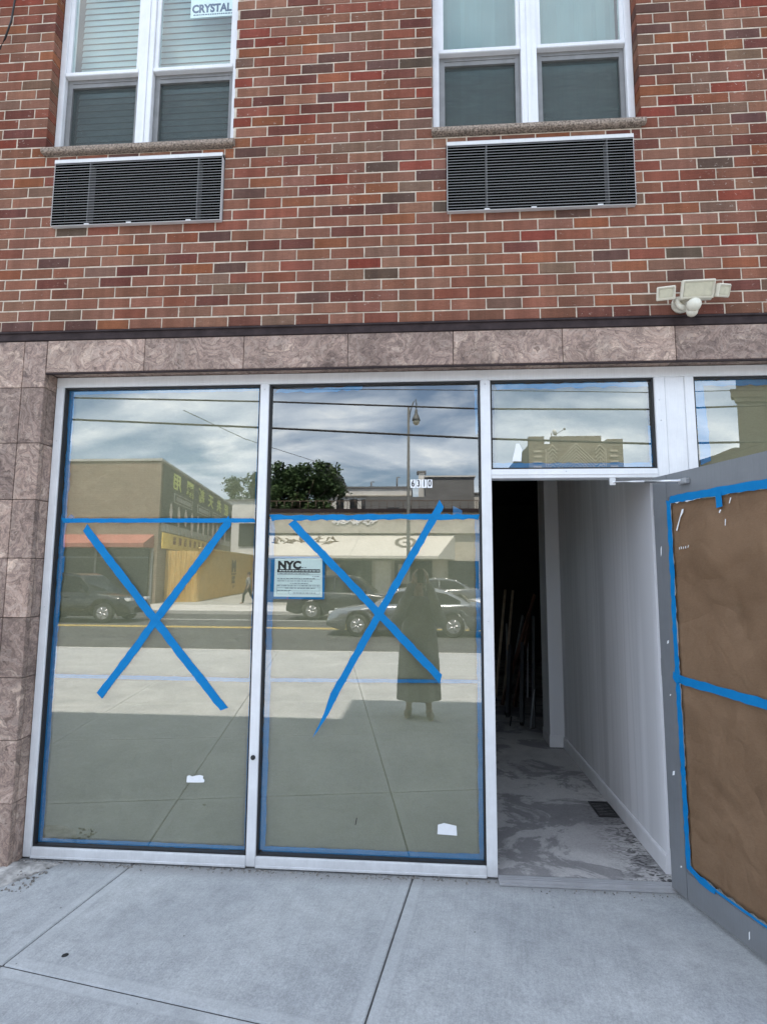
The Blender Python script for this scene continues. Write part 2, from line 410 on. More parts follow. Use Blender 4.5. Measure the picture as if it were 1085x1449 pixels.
def text_bm(s, size, depth=.001, bold=0., align='CENTER', xs=1.):
    """lettering as a mesh in the XZ plane, facing -Y, centred on the origin"""
    cu = bpy.data.curves.new('t', 'FONT'); cu.body = s; cu.size = size; cu.align_x = align; cu.align_y = 'CENTER'
    cu.extrude = depth / 2; cu.offset = bold; cu.resolution_u = 4
    o = bpy.data.objects.new('t', cu); COL.objects.link(o); bpy.context.view_layer.update()
    dg = bpy.context.evaluated_depsgraph_get(); me = bpy.data.meshes.new_from_object(o.evaluated_get(dg))
    bm = NB(); bm.from_mesh(me); bpy.data.meshes.remove(me); bpy.data.objects.remove(o); bpy.data.curves.remove(cu)
    bm.transform(Matrix.Rotation(R(90), 4, 'X') @ Matrix.Diagonal((xs, 1, 1, 1)))
    return bm
def merge(bm, src, mtx=None, mi=0):
    if mtx: src.transform(mtx)
    for f in src.faces: f.material_index = mi
    me = bpy.data.meshes.new('t'); src.to_mesh(me); src.free(); bm.from_mesh(me); bpy.data.meshes.remove(me)
def panel_frame(bm, x0, x1, z0, z1, y0, y1, w, bev=0):
    """rectangular frame in XZ, butted corners"""
    box(bm, x0, x0 + w, y0, y1, z0, z1, bev); box(bm, x1 - w, x1, y0, y1, z0, z1, bev)
    box(bm, x0 + w, x1 - w, y0 + .001, y1 - .001, z0, z0 + w, bev); box(bm, x0 + w, x1 - w, y0 + .001, y1 - .001, z1 - w, z1, bev)

# ================================================================== THE BRICK BUILDING WITH THE SHOPFRONT
CB = .0677; LB = .20175; Z0 = 3.050        # course height, brick pitch, underside of the brickwork
bld = thing('brick_building', (2.4, 6, 0), 'red brick building with a stone framed shopfront and papered windows at street level', 'building')

OPEN = [(-.008, 1.196, 4.200, 6.0), (2.423, 3.636, 4.205, 6.0)]            # window openings
AC = [(.085, 1.150, 3.714, 4.160), (2.505, 3.575, 3.709, 4.155)]
def brickwork():
    bm = NB(); lay = bm.loops.layers.float_color.new('bcol')
    pal = [((.215, .082, .058), 6), ((.240, .124, .090), 7), ((.150, .060, .050), 3), ((.122, .068, .060), 2), ((.245, .098, .056), 3), ((.185, .118, .090), 2), ((.215, .060, .044), 2), ((.208, .100, .072), 6), ((.10, .072, .058), 1)]
    bag = [c for c, w in pal for _ in range(w)]
    rows = 60; holes = OPEN + AC
    X0, X1 = -2.0, 7.4
    rnd = random.Random(3)
    def brick(xa, xb, z, col, zcut=None):
        j = .0038
        xa += 0 if any(abs(xa - q[1]) < 1e-6 for q in OPEN) else j; xb -= 0 if any(abs(xb - q[0]) < 1e-6 for q in OPEN) else j; za = z + .0037 + rnd.uniform(-.0009, .0009); zb = z + CB - .0037 + rnd.uniform(-.0009, .0009)
        if zcut is not None:
            za = zcut
            if zb - za < .014: return
        y = rnd.uniform(-.0012, .0012); e = .0028; t = rnd.uniform(-.0008, .0008)
        J = lambda: rnd.uniform(-.0014, .0014) * (2.2 if rnd.random() < .08 else 1)
        f = [bm.verts.new((p[0] + J(), p[1], p[2] + J())) for p in ((xa + e, y, za + e + t), (xb - e, y, za + e - t), (xb - e, y, zb - e - t), (xa + e, y, zb - e + t))]
        m = [bm.verts.new(p) for p in ((xa, y + e, za + t), (xb, y + e, za - t), (xb, y + e, zb - t), (xa, y + e, zb + t))]
        k = [bm.verts.new(p) for p in ((xa, .11, za), (xb, .11, za), (xb, .11, zb), (xa, .11, zb))]
        fs = [bm.faces.new(f)]
        for i in range(4):
            n = (i + 1) % 4
            fs.append(bm.faces.new((f[i], m[i], m[n], f[n]))); fs.append(bm.faces.new((m[i], k[i], k[n], m[n])))
        for q in fs:
            for l in q.loops: l[lay] = (*col, 1)
    for r in range(rows):
        z = Z0 + r * CB; zc = z + CB / 2
        off = 0 if r % 2 == 0 else LB / 2
        k = math.floor((X0 - off) / LB)
        while k * LB + off < X1:
            a, b = k * LB + off, (k + 1) * LB + off; k += 1
            base = bag[rnd.randrange(len(bag))]; s = rnd.uniform(.86, 1.14)
            if r < 12 and rnd.random() < .4: base = rnd.choice([(.225, .106, .074), (.245, .13, .095), (.21, .098, .07), (.19, .088, .066)])
            col = tuple(c * s * rnd.uniform(.96, 1.04) for c in base)
            segs = [(a, b)]
            for (hx0, hx1, hz0, hz1) in holes:
                if z < hz1 < z + CB - .004 and not any(q[2] - CB * .55 < z and q[0] < (hx0 + hx1) / 2 < q[1] and q[3] > hz1 + .2 for q in holes) and min(b, hx1) - max(a, hx0) > .022: brick(max(a, hx0), min(b, hx1), z, col, hz1 + .004)
                if hz0 - CB * .55 < z and z < hz1 and z + CB > hz0:
                    ns = []
                    for (p, q) in segs:
                        if q <= hx0 or p >= hx1: ns.append((p, q))
                        else:
                            if p < hx0: ns.append((p, hx0))
                            if q > hx1: ns.append((hx1, q))
                    segs = ns
            for (p, q) in segs:
                if q - p > .022: brick(p, q, z, col)
    # mortar bed behind the brick faces, cut round the openings
    xs = sorted({X0, X1, *[h for o in holes for h in (o[0] - .004, o[1] + .004)]}); zs = sorted({Z0 + .001, Z0 + rows * CB, *[h for o in holes for h in o[2:]]})
    for i in range(len(xs) - 1):
        for k in range(len(zs) - 1):
            cx, cz = (xs[i] + xs[i + 1]) / 2, (zs[k] + zs[k + 1]) / 2
            if any(o[0] - .004 < cx < o[1] + .004 and o[2] - .001 < cz < o[3] for o in holes): continue
            for f in box(bm, xs[i], xs[i + 1], .0032, .109, zs[k], zs[k + 1], 0, 1): pass
    return bm
obj('brick_wall', brickwork(), [BRICK, MORTAR], bld, recalc=False)
# the rest of the shell: plain brick beside and above, side walls, rear, roofs, dark inside
FARB = mat_far_brick('shop_building_brick', (.25, .115, .09), (.18, .085, .08), (.5, .44, .38), .2018, .0677)
bm = NB()
box(bm, -10, -2.0, .0, .25, Z0, 7.2); box(bm, 7.4, 19, .0, .25, Z0, 9.55)
box(bm, 1.45, 7.4, .0, .25, Z0 + 60 * CB + .002, 9.55); box(bm, -2.0, 1.448, .0, .25, Z0 + 60 * CB + .002, 7.2)
box(bm, -10, -9.75, .25, 12, 0, 7.2); box(bm, 18.75, 19, .25, 12, 0, 9.55); box(bm, -9.75, 18.75, 11.75, 12, 0, 7.2)
box(bm, 1.45, 1.7, .25, 12, 7.25, 9.55); box(bm, 1.7, 18.75, 11.75, 12, 7.25, 9.55)
obj('outer_wall', bm, FARB, bld)
bm = NB(); box(bm, -9.75, 1.44, .26, 11.74, 7.0, 7.1); box(bm, 1.71, 18.74, .26, 11.74, 9.3, 9.4)
obj('roof', bm, BRONZE, bld)
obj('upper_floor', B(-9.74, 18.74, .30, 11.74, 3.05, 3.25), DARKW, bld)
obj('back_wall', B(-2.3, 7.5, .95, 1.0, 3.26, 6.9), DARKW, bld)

# flashing and granite cladding
bm = NB(); box(bm, -10, 19, -.008, .10, 2.990, 3.046, .003)
box(bm, -10, 19, -.016, -.008, 3.036, 3.0465)
obj('metal_flashing', bm, BRONZE, bld)
def cladding(boxes, gaps=True):
    bm = NB(); lay = bm.loops.layers.float_color.new('bcol'); rnd = random.Random(11)
    for b in boxes:
        n0 = len(bm.faces)
        box(bm, *b, .0018)
        bm.faces.ensure_lookup_table()
        c = (rnd.random(), rnd.random(), rnd.random(), 1)
        for f in bm.faces[n0:]:
            for l in f.loops: l[lay] = c
    return bm
g = .0016
jx = [.109, .715, 1.315, 1.928, 2.533, 3.144, 3.758, 4.37, 4.98, 5.55]
obj('stone_lintel', cladding([(a + g, b - g, -.004, .03, 2.792, 2.988) for a, b in zip(jx, jx[1:])]), GRAN, bld)
def soffit():
    return cladding([(a + g, b - g, .032, .20, 2.800, 2.83) for a, b in zip(jx, jx[1:])])
obj('stone_soffit', soffit(), GRAN, bld)
obj('drip_strip', B(.109, 5.55, -.0025, .012, 2.782, 2.791), BRONZE, bld)
rowz = [0.0, .335, .67, 1.01, 1.345, 1.683, 2.025, 2.362, 2.700, 2.988]
pier = []
for a, b in zip(rowz, rowz[1:]):
    za, zb = a + g, b - g
    pier += [(-.035 + g, .1065, -.004, .03, za, zb), (-.52, -.035 - g, -.004, .03, za, zb), (-1.13, -.52 - 2 * g, -.004, .03, za, zb), (-1.74, -1.133, -.004, .03, za, zb)]
    if b < 2.98: pier.append((.076, .1065, .0315, .17, za, zb))
    else: pier.append((.076, .1065, .0315, .17, za, 2.798))
obj('stone_pier', cladding(pier), GRAN, bld)
pier2 = []
for a, b in zip(rowz, rowz[1:]): pier2 += [(5.553, 6.1, -.004, .03, a + g, b - g), (6.103, 6.7, -.004, .03, a + g, b - g)]
obj('stone_pier', cladding(pier2), GRAN, bld)
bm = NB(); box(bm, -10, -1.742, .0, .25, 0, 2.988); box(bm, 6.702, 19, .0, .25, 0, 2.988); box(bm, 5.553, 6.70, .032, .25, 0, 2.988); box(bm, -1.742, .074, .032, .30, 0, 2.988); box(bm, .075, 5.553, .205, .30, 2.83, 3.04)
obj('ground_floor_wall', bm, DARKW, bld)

# shopfront framing (face at y = .10)
FY0, FY1 = .100, .185
sf = obj('shopfront_frame', B(.110, 5.55, FY0, FY1, 2.735, 2.796, .003), ALU, bld)
obj('jamb', B(.110, .158, FY0, FY1, .012, 2.7345, .003), ALU, sf)
obj('mullion', B(1.390, 1.443, FY0, FY1, .012, 2.7345, .003), ALU, sf)
obj('mullion', B(2.694, 2.751, FY0, FY1, .012, 2.7345, .003), ALU, sf)
obj('jamb', B(3.676, 3.735, FY0, FY1, .012, 2.7345, .003), ALU, sf)
obj('jamb_panel', B(3.7355, 3.842, FY0 + .004, FY1, .012, 2.7345, .002), ALU, sf)
obj('mullion', B(3.8425, 3.895, FY0, FY1, .012, 2.7345, .003), ALU, sf)
obj('jamb', B(5.50, 5.55, FY0, FY1, .012, 2.7345, .003), ALU, sf)
for a, b in ((.1585, 1.3895), (1.4435, 2.6935), (3.8955, 5.4995)):
    bm = NB(); box(bm, a, b, FY0, FY1, .010, .064, .003); box(bm, a, b, FY0 - .006, FY0 + .03, .0085, .020, .002)
    obj('sill_rail', bm, ALU, sf)
bm = NB(); box(bm, 2.7515, 3.6755, FY0, FY1, 2.152, 2.205, .003); box(bm, 2.7515, 3.6755, FY0 - .004, FY0 + .02, 2.172, 2.176)
obj('transom_bar', bm, ALU, sf)
# small lock cylinder and screws
bm = NB(); lathe(bm, [(.0, -.012), (.010, -.012), (.013, -.006), (.013, .0)], (1.414, FY0, .585), 14, 'y'); obj('lock', bm, BLACKC, sf, True)
for (x, z) in ((1.417, 2.70), (2.722, 2.71), (2.722, 1.35), (3.17, 2.19), (3.70, 2.60), (3.705, 2.48), (.135, 2.4), (.135, 1.4)):
    bm = NB(); lathe(bm, [(.0, -.0025), (.003, -.0025), (.0042, -.0008), (.0042, .001)], (x, FY0, z), 10, 'y')
    obj('screw', bm, STEEL, sf, True)
def display_pane(name, x0, x1, z0, z1):
    bm = NB(); panel_frame(bm, x0, x1, z0, z1, .112, .184, .010)
    wf = obj(name, bm, DARKM, bld)
    bm = NB(); fs = box(bm, x0 + .010, x1 - .010, .134, .139, z0 + .010, z1 - .010)
    bm.normal_update()
    for f in fs: f.material_index = 0 if f.calc_center_median().y < .1345 else 1
    obj('glass_pane', bm, [GLASS, GLASS_IN], wf)
    return wf
display_pane('shop_window', .1585, 1.3895, .0645, 2.7345)
display_pane('shop_window', 1.4435, 2.6935, .0645, 2.7345)
display_pane('transom_window', 2.7515, 3.6755, 2.2055, 2.7345)
display_pane('shop_window', 3.8955, 5.4995, .0645, 2.7345)
# threshold
bm = NB(); box(bm, 2.7515, 3.6755, .060, .118, .004, .020, .002); box(bm, 2.7515, 3.6755, .045, .0595, .002, .009, .001)
for i in range(3): box(bm, 2.753, 3.674, .066 + i * .018, .072 + i * .018, .0195, .0225)
obj('threshold', bm, mat_alu('worn_threshold', (.50, .50, .52), .4, .3), bld)

# inside the shop
sh = obj('interior_wall', B(3.662, 3.74, .186, 2.27, .022, 2.79), WALLW, bld)
bm = NB(); prism(bm, [(3.648, .022), (3.662, .022), (3.662, .118), (3.655, .118), (3.650, .108)], 'y', .187, 2.262); obj('baseboard', bm, TRIMW, sh)
pt = obj('partition', B(3.534, 3.74, 2.271, 2.55, .022, 2.79), WALLW, bld)
bm = NB(); box(bm, 3.526, 3.648, 2.262, 2.2705, .022, .128, .002); box(bm, 3.526, 3.5335, 2.2706, 2.552, .022, .128, .002); obj('baseboard', bm, TRIMW, pt)
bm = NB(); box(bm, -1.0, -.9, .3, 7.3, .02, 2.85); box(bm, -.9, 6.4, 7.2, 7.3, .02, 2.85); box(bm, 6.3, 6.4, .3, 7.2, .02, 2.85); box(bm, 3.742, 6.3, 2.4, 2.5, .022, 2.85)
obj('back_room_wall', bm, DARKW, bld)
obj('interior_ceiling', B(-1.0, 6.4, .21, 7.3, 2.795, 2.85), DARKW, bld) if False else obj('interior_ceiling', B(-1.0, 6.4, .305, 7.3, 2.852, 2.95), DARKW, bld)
bm = NB(); box(bm, -.9, 6.4, .186, 7.3, -.05, .0215); box(bm, 2.7515, 3.6755, .1185, .1859, -.05, .0215); obj('shop_floor', bm, SCREED, kind='structure')
bm = NB(); panel_frame(bm, 3.515, 3.655, .85, 1.09, .0216, .0236, .012)
for i in range(9): box(bm, 3.528, 3.642, .865 + i * .025, .876 + i * .025, .0216, .0236)
bm.free()
bm = NB()
box(bm, 3.512, 3.524, .85, 1.09, .0216, .026); box(bm, 3.633, 3.645, .85, 1.09, .0216, .026); box(bm, 3.5245, 3.6325, .85, .862, .0216, .026); box(bm, 3.5245, 3.6325, 1.078, 1.09, .0216, .026)
for i in range(9): box(bm, 3.5247, 3.6323, .868 + i * .024, .878 + i * .024, .0216, .0252)
obj('floor_grate', bm, DARKM, label='small black metal grate lying on the stained shop floor by the white wall', cat='grate')

# ------------------------------------------------------------------ upstairs windows
TEAL = M('pale_blind', (.28, .375, .395), .7, ns=4, na=.06); SHADE = M('pale_shade', (.40, .53, .535), .8, ns=2, na=.05)
def upstairs(x0, x1, zs, blind):
    xm0, xm1 = x0 + (x1 - x0) * .447, x0 + (x1 - x0) * .527
    y0 = .070
    bm = NB(); box(bm, x0, x0 + .040, y0, .16, zs, 6.0, .003); box(bm, x1 - .040, x1, y0, .16, zs, 6.0, .003); box(bm, x0 + .040, x1 - .040, y0 + .02, .16, zs, zs + .035)
    w = obj('window', bm, WHITEFR, bld)
    bm = NB(); box(bm, xm0, xm1, y0 - .004, .16, zs, 6.0, .003); box(bm, xm0 + .035, xm1 - .035, y0 - .010, y0 - .004, zs, 6.0, .002)
    obj('mullion', bm, WHITEFR, w)
    for a, b in ((x0 + .040, xm0), (xm1, x1 - .040)):
        zr = zs + .575                                                   # meeting rail
        bm = NB(); box(bm, a, a + .028, y0 + .008, y0 + .04, zr + .028, 5.95, .002); box(bm, b - .024, b, y0 + .008, y0 + .04, zr + .028, 5.95, .002)
        box(bm, a, b, y0 - .002, y0 + .045, zr, zr + .028, .003)
        obj('upper_sash', bm, WHITEFR, w)
        bm = NB(); box(bm, a + .002, a + .036, y0 + .03, y0 + .07, zs + .036, zr - .001); box(bm, b - .030, b - .002, y0 + .03, y0 + .07, zs + .036, zr - .001); box(bm, a + .036, b - .030, y0 + .03, y0 + .07, zr - .058, zr - .001); box(bm, a + .036, b - .030, y0 + .026, y0 + .03, zr - .030, zr - .022)
        obj('lower_sash', bm, GREYFR, w)
        bm = NB(); fs = box(bm, a + .028, b - .024, y0 + .022, y0 + .027, zr + .028, 5.95); bm.normal_update()
        for f in fs: f.material_index = 0 if f.calc_center_median().y < y0 + .0225 else 1
        obj('pane', bm, [GLASS_UP, GLASS_IN], w)
        bm = NB(); fs = box(bm, a + .036, b - .030, y0 + .056, y0 + .061, zs + .036, zr - .058)
        for f in fs: f.material_index = 0 if f.calc_center_median().y < y0 + .0565 else 1
        obj('pane', bm, [GLASS_UP, GLASS_IN], w)
        obj('insect_screen', B(a + .036, b - .030, y0 + .044, y0 + .0446, zs + .036, zr - .058), SCREEN, w)
    if blind:
        bm = NB(); z = zs + .03
        while z < 5.95:
            prism(bm, [(.20, z), (.2015, z), (.2115, z + .0465), (.210, z + .0465)], 'x', x0 + .05, x1 - .05); z += .046
        obj('blind', bm, TEAL, w)
    else:
        bm = NB(); n = 40
        xs = [x0 + .045 + (x1 - x0 - .09) * i / n for i in range(n + 1)]
        v = [[bm.verts.new((x, .21 + .004 * math.sin(i * .9) + .003 * math.sin(i * 2.3), z)) for i, x in enumerate(xs)] for z in (zs + .03, 5.95)]
        for i in range(n): bm.faces.new((v[0][i], v[0][i + 1], v[1][i + 1], v[1][i]))
        bmesh.ops.solidify(bm, geom=bm.faces[:], thickness=.002)
        obj('roller_shade', bm, SHADE, w)
    # stone sill with a rough bull nose
    bm = NB(); prism(bm, [(-.030, zs - .036), (-.032, zs - .026), (-.030, zs - .010), (-.022, zs - .002), (.12, zs + .002), (.12, zs - .040), (-.022, zs - .041)], 'x', x0 - .010, x1 + .020)
    o = obj('window_sill', bm, STONE_SP, bld)
    return w
upstairs(-.006, 1.194, 4.250, True)
upstairs(2.425, 3.634, 4.255, False)

# through-wall air conditioner grilles
GR = mat_alu('grille_aluminium', (.62, .62, .62), .4, .1); LOUV = mat_alu('louvre_metal', (.34, .34, .345), .4, .1); VOID = M('black_void', (.006, .006, .006), .95, spec=.0)
def ac_unit(a, label):
    x0, x1, z0, z1 = a
    t = thing('air_conditioner_grille', ((x0 + x1) / 2, 0, z0), label, 'grille', 'louvred grilles under the upstairs windows')
    bm = NB(); box(bm, x0 + .006, x1 - .006, .085, .10, z0 + .006, z1 - .014)
    for q in ((x0 + .0025, x0 + .0055, z0 + .0025, z1 - .013), (x1 - .0055, x1 - .0025, z0 + .0025, z1 - .013)): box(bm, q[0], q[1], -.0255, .0845, q[2], q[3])
    for q in ((z0 + .0025, z0 + .0055), (z1 - .0165, z1 - .0135)): box(bm, x0 + .0056, x1 - .0056, -.0255, .0845, q[0], q[1])
    obj('sleeve', bm, VOID, t)
    bm = NB(); box(bm, x0 - .001, x1 + .001, -.0300, .034, z1 - .013, z1 - .009, .001); box(bm, x0 - .001, x1 + .001, -.0310, -.0260, z1 - .034, z1 - .0132, .001); box(bm, x0, x0 + .0022, -.0270, .034, z0, z1 - .0345); box(bm, x1 - .0022, x1, -.0270, .034, z0, z1 - .0345); box(bm, x0 + .0025, x1 - .0025, -.0268, .034, z0, z0 + .0022)
    for k in (.2, .45, .8): box(bm, x0 + (x1 - x0) * k, x0 + (x1 - x0) * k + .03, -.0265, -.020, z0 + .0025, z0 + .010)
    obj('grille_frame', bm, GR, t)
    bm = NB(); n = 23
    for i in range(n):
        z = z0 + .016 + i * (z1 - z0 - .058) / (n - 1)
        prism(bm, [(-.0300, z), (-.0297, z - .0011), (-.0285, z - .0011), (-.0281, z), (-.0285, z + .0011), (-.0297, z + .0011)], 'x', x0 - .004, x1 + .004)
    obj('louvres', bm, LOUV, t)
    for k in (.215, .86): obj('rib', B(x0 + (x1 - x0) * k - .003, x0 + (x1 - x0) * k + .003, -.0265, .030, z0 + .011, z1 - .036), M('dark_rib', (.07, .07, .07), .6), t)
ac_unit(AC[0], 'louvred metal grille under the window with blinds and a paper sign')
ac_unit(AC[1], 'louvred metal grille under the window with the plain pale shades')

# paper sign in the upstairs window
t = thing('window_sign', (.99, .118, 5.235), 'white paper sign with blue capitals in the upstairs window pane', 'sign')
obj('sheet', B(.842, 1.134, .1010, .1018, 5.232, 5.50), WHITEP, t)
bm = text_bm('CRYSTAL', .080, .0008, .0034, xs=.80); bm.transform(Matrix.Translation((.984, .1005, 5.293))); obj('lettering', bm, INKB, t)
bm = NB(); rnd = random.Random(2); x = .862
while x < 1.115:
    w = rnd.uniform(.006, .016); box(bm, x, x + w, .1003, .1008, 5.247, 5.255); x += w + .004
obj('small_print', bm, INKB, t)

# ------------------------------------------------------------------ the open door
hx, hy = 3.622, .062; U = Vector((.277, -.961, 0)).normalized(); Nn = Vector((-U.y * -1, 0, 0))
Nl = Vector((U.y, -U.x, 0))               # towards -x: the face we see
DM = Matrix(((U.x, -Nl.x, 0, hx), (U.y, -Nl.y, 0, hy), (0, 0, 1, 0), (0, 0, 0, 1)))   # local x along the door, local y away from us
def DB(*b, bev=0): bm = NB(); box(bm, *b, bev); bm.transform(DM); return bm
DW = .915; z0, z1 = .022, 2.142
bm = NB(); box(bm, 0, .108, 0, .045, z0, z1, .003); box(bm, DW - .108, DW, 0, .045, z0, z1, .003); box(bm, .1082, DW - .1082, .0006, .0444, z1 - .128, z1, .003); box(bm, .1082, DW - .1082, .0006, .0444, z0, z0 + .130, .003)
# glazing stops and a shadow line on the stile
box(bm, .1085, .116, .004, .04, z0 + .131, z1 - .129); box(bm, DW - .116, DW - .1085, .004, .04, z0 + .131, z1 - .129)
box(bm, .1165, DW - .1165, .004, .04, z0 + .131, z0 + .1385); box(bm, .1165, DW - .1165, .004, .04, z1 - .1365, z1 - .129)
bm.transform(DM)
door = obj('shop_door', bm, ALU_SHADED, bld)
bm = NB(); fs = box(bm, .117, DW - .117, .022, .028, z0 + .139, z1 - .137)
bm.transform(DM); obj('glass_pane', bm, GLASS_IN, door)
for z in (.25, 1.12, 1.98):
    bm = NB(); tube(bm, [(hx + .014, hy + .012, z - .045), (hx + .014, hy + .012, z + .045)], .008, 12); obj('hinge', bm, ALU_SHADED, door)
pa = Vector((3.425, .102, 2.128)); pb = DM @ Vector((.245, -.028, 2.085))
bm = NB(); mid = pa.lerp(pb, .5); tube(bm, [pa, mid], .0055, 8); tube(bm, [mid, pb], .0075, 8)
box(bm, pa.x - .022, pa.x + .012, .088, .100, 2.108, 2.150, .003); ellipsoid(bm, pa + Vector((0, -.004, -.004)), (.013, .013, .013), 10, 6)
obj('closer_arm', bm, STEEL, door)
bm = NB(); box(bm, .222, .275, -.030, -.0008, 2.070, 2.098, .004); bm.transform(DM); obj('arm_bracket', bm, STEEL, door)
# chips and bolts on the stile
for (u, z, a, b) in ((.045, 1.735, .004, .028), (.062, 1.26, .007, .010), (.060, .99, .004, .005), (.055, .60, .009, .014), (.075, .16, .006, .006), (.46, .075, .004, .02)):
    bm = NB(); prism(bm, [(u - a, z - b), (u + a * .6, z - b * .5), (u + a, z + b), (u - a * .5, z + b * .6)], 'y', -.0012, -.0002)
    bm.transform(DM); obj('paint_chip', bm, WHITEP, door)

# ------------------------------------------------------------------ paper, tape, notices
def sheet(name, x0, x1, z0, z1, y, mat, label, seed, amp=.004, fold=.5, mtx=None, group=None, rag=.004, th=.0006, cat='paper sheet'):
    bm = NB(); nx = max(8, int((x1 - x0) / .022)); nz = max(8, int((z1 - z0) / .022)); rnd = random.Random(seed); o = Vector((seed * 3.7, seed * 1.3, 0))
    folds = [(rnd.uniform(x0, x1), rnd.uniform(z0, z1), rnd.uniform(0, math.pi), rnd.uniform(.2, .6), rnd.uniform(-1, 1)) for _ in range(16)]
    g = []
    for j in range(nz + 1):
        row = []
        for i in range(nx + 1):
            x = x0 + (x1 - x0) * i / nx; z = z0 + (z1 - z0) * j / nz
            if i in (0, nx): x += rnd.uniform(-rag, rag)
            if j in (0, nz): z += rnd.uniform(-rag, rag)
            d = mnoise.noise(Vector((x * 2.2, z * 3.2, 0)) + o) + .5 * mnoise.noise(Vector((x * 6, z * 7, 3)) + o)
            f = 0
            for (fx, fz, a, ln, s) in folds:
                u = (x - fx) * math.cos(a) + (z - fz) * math.sin(a); v = -(x - fx) * math.sin(a) + (z - fz) * math.cos(a)
                if abs(u) < ln: f += s * math.exp(-abs(v) / .025) * (1 - abs(u) / ln)
            edge = min(1, min(i, nx - i, j, nz - j) / 2.)
            row.append(bm.verts.new((x, y + amp * (d + fold * f) * edge, z)))
        g.append(row)
    for j in range(nz):
        for i in range(nx):
            f = bm.faces.new((g[j][i], g[j][i + 1], g[j + 1][i + 1], g[j + 1][i])); f.smooth = True
    bmesh.ops.solidify(bm, geom=bm.faces[:], thickness=th)
    if mtx: bm.transform(mtx)
    return obj(name, bm, mat, label=label, cat=cat, group=group)
PG = 'paper sheets covering the shop glass'
PY = .155
sheet('paper_sheet', .182, 1.366, 1.925, 2.722, PY, PAPER, 'top paper sheet behind the shop window beside the stone pier', 1, group=PG)
sheet('paper_sheet', .182, 1.366, 1.000, 1.910, PY, PAPER, 'middle paper sheet behind the window taped with the big outside cross', 2, group=PG)
sheet('paper_sheet', .182, 1.366, .082, .992, PY, PAPER, 'bottom paper sheet behind the window with the small torn white label', 3, group=PG)
sheet('paper_sheet', 1.468, 2.668, 1.004, 1.925, PY, PAPER, 'paper sheet behind the city notice and the second tape cross', 4, group=PG)
sheet('paper_sheet', 1.468, 2.668, .082, .996, PY, PAPER, 'bottom paper sheet in the pane beside the doorway', 5, group=PG)
sheet('paper_sheet', 2.780, 3.655, 2.232, 2.715, PY, PAPER, 'small paper sheet filling the transom window over the doorway', 6, group=PG)
sheet('paper_sheet', 3.925, 5.47, 1.2, 2.712, PY, PAPER, 'paper sheet in the window half hidden by the open door', 8, group=PG)
sheet('paper_sheet', 3.925, 5.47, .09, 1.19, PY, PAPER, 'lower paper sheet in the window hidden behind the open door', 9, group=PG)
DPm = DM
sheet('paper_sheet', .125, DW - .125, 1.075, 1.985, .007, PAPER_BR, 'upper brown kraft sheet taped on the open glass door', 10, .009, 1.6, DPm, PG, .006)
sheet('paper_sheet', .128, DW - .125, .172, 1.070, .007, PAPER_BR, 'lower brown kraft sheet taped on the open glass door', 11, .010, 1.6, DPm, PG, .008)

def tape(pts, w, y, label, seed=0, mtx=None, group=None, th=.0008, rag=.0015, mat=None, cut=.35, bump_y=0, taper=0):
    """a strip of tape following pts (x, z), torn ends, slightly uneven edges"""
    rnd = random.Random(seed + 50); bm = NB(); P = [Vector((p[0], p[1])) for p in pts]
    st = []
    for a, b in zip(P, P[1:]):
        n = max(2, int((b - a).length / .03)); st += [a.lerp(b, i / n) for i in range(n)]
    st.append(P[-1]); L = []
    for i, p in enumerate(st):
        d = (st[min(i + 1, len(st) - 1)] - st[max(i - 1, 0)]).normalized(); nrm = Vector((-d.y, d.x))
        e = 0
        if i == 0: e = -1
        if i == len(st) - 1: e = 1
        sk = rnd.uniform(-cut, cut) * w
        ww = w * (1 - taper * i / (len(st) - 1))
        q1 = p + nrm * (ww / 2 + rnd.uniform(-rag, rag)) + d * (sk if e else 0); q2 = p - nrm * (ww / 2 + rnd.uniform(-rag, rag)) - d * (sk if e else 0)
        yy = y + bump_y * mnoise.noise(Vector((p.x * 20, p.y * 20, seed)))
        L.append((q1, q2, yy))
    f0 = [(bm.verts.new((a.x, yy, a.y)), bm.verts.new((b.x, yy, b.y))) for a, b, yy in L]
    f1 = [(bm.verts.new((a.x, yy + th, a.y)), bm.verts.new((b.x, yy + th, b.y))) for a, b, yy in L]
    for i in range(len(L) - 1):
        bm.faces.new((f0[i][0], f0[i + 1][0], f0[i + 1][1], f0[i][1])); bm.faces.new((f1[i][0], f1[i][1], f1[i + 1][1], f1[i + 1][0]))
        bm.faces.new((f0[i][0], f1[i][0], f1[i + 1][0], f0[i + 1][0])); bm.faces.new((f0[i][1], f0[i + 1][1], f1[i + 1][1], f1[i][1]))
    bm.faces.new((f0[0][0], f0[0][1], f1[0][1], f1[0][0])); bm.faces.new((f0[-1][0], f1[-1][0], f1[-1][1], f0[-1][1]))
    if mtx: bm.transform(mtx)
    return obj('tape_strip', bm, mat or TAPE, label=label, cat='tape', group=group)
XG = 'blue tape crosses on the shop windows'; BG = 'blue tape round the window paper'; OY = .1318; IY = .1405
tape([(.331, 1.872), (.62, 1.53), (.975, 1.118), (1.228, .832)], .046, OY, 'long blue tape of the first cross running down from the pier side', 1, group=XG, rag=.0026)
tape([(1.222, 1.916), (.90, 1.47), (.66, 1.13), (.485, .892)], .046, OY - .0012, 'long blue tape of the first cross with its low end near the pier', 2, group=XG, rag=.0026)
tape([(1.590, 1.905), (1.76, 1.735), (2.458, 1.022)], .044, OY, 'blue tape of the second cross running down towards the doorway', 3, group=XG, rag=.0026)
tape([(2.468, 2.012), (2.10, 1.36), (1.86, .93)], .042, OY - .0012, 'blue tape of the second cross reaching above the paper edge', 4, group=XG, rag=.0026)
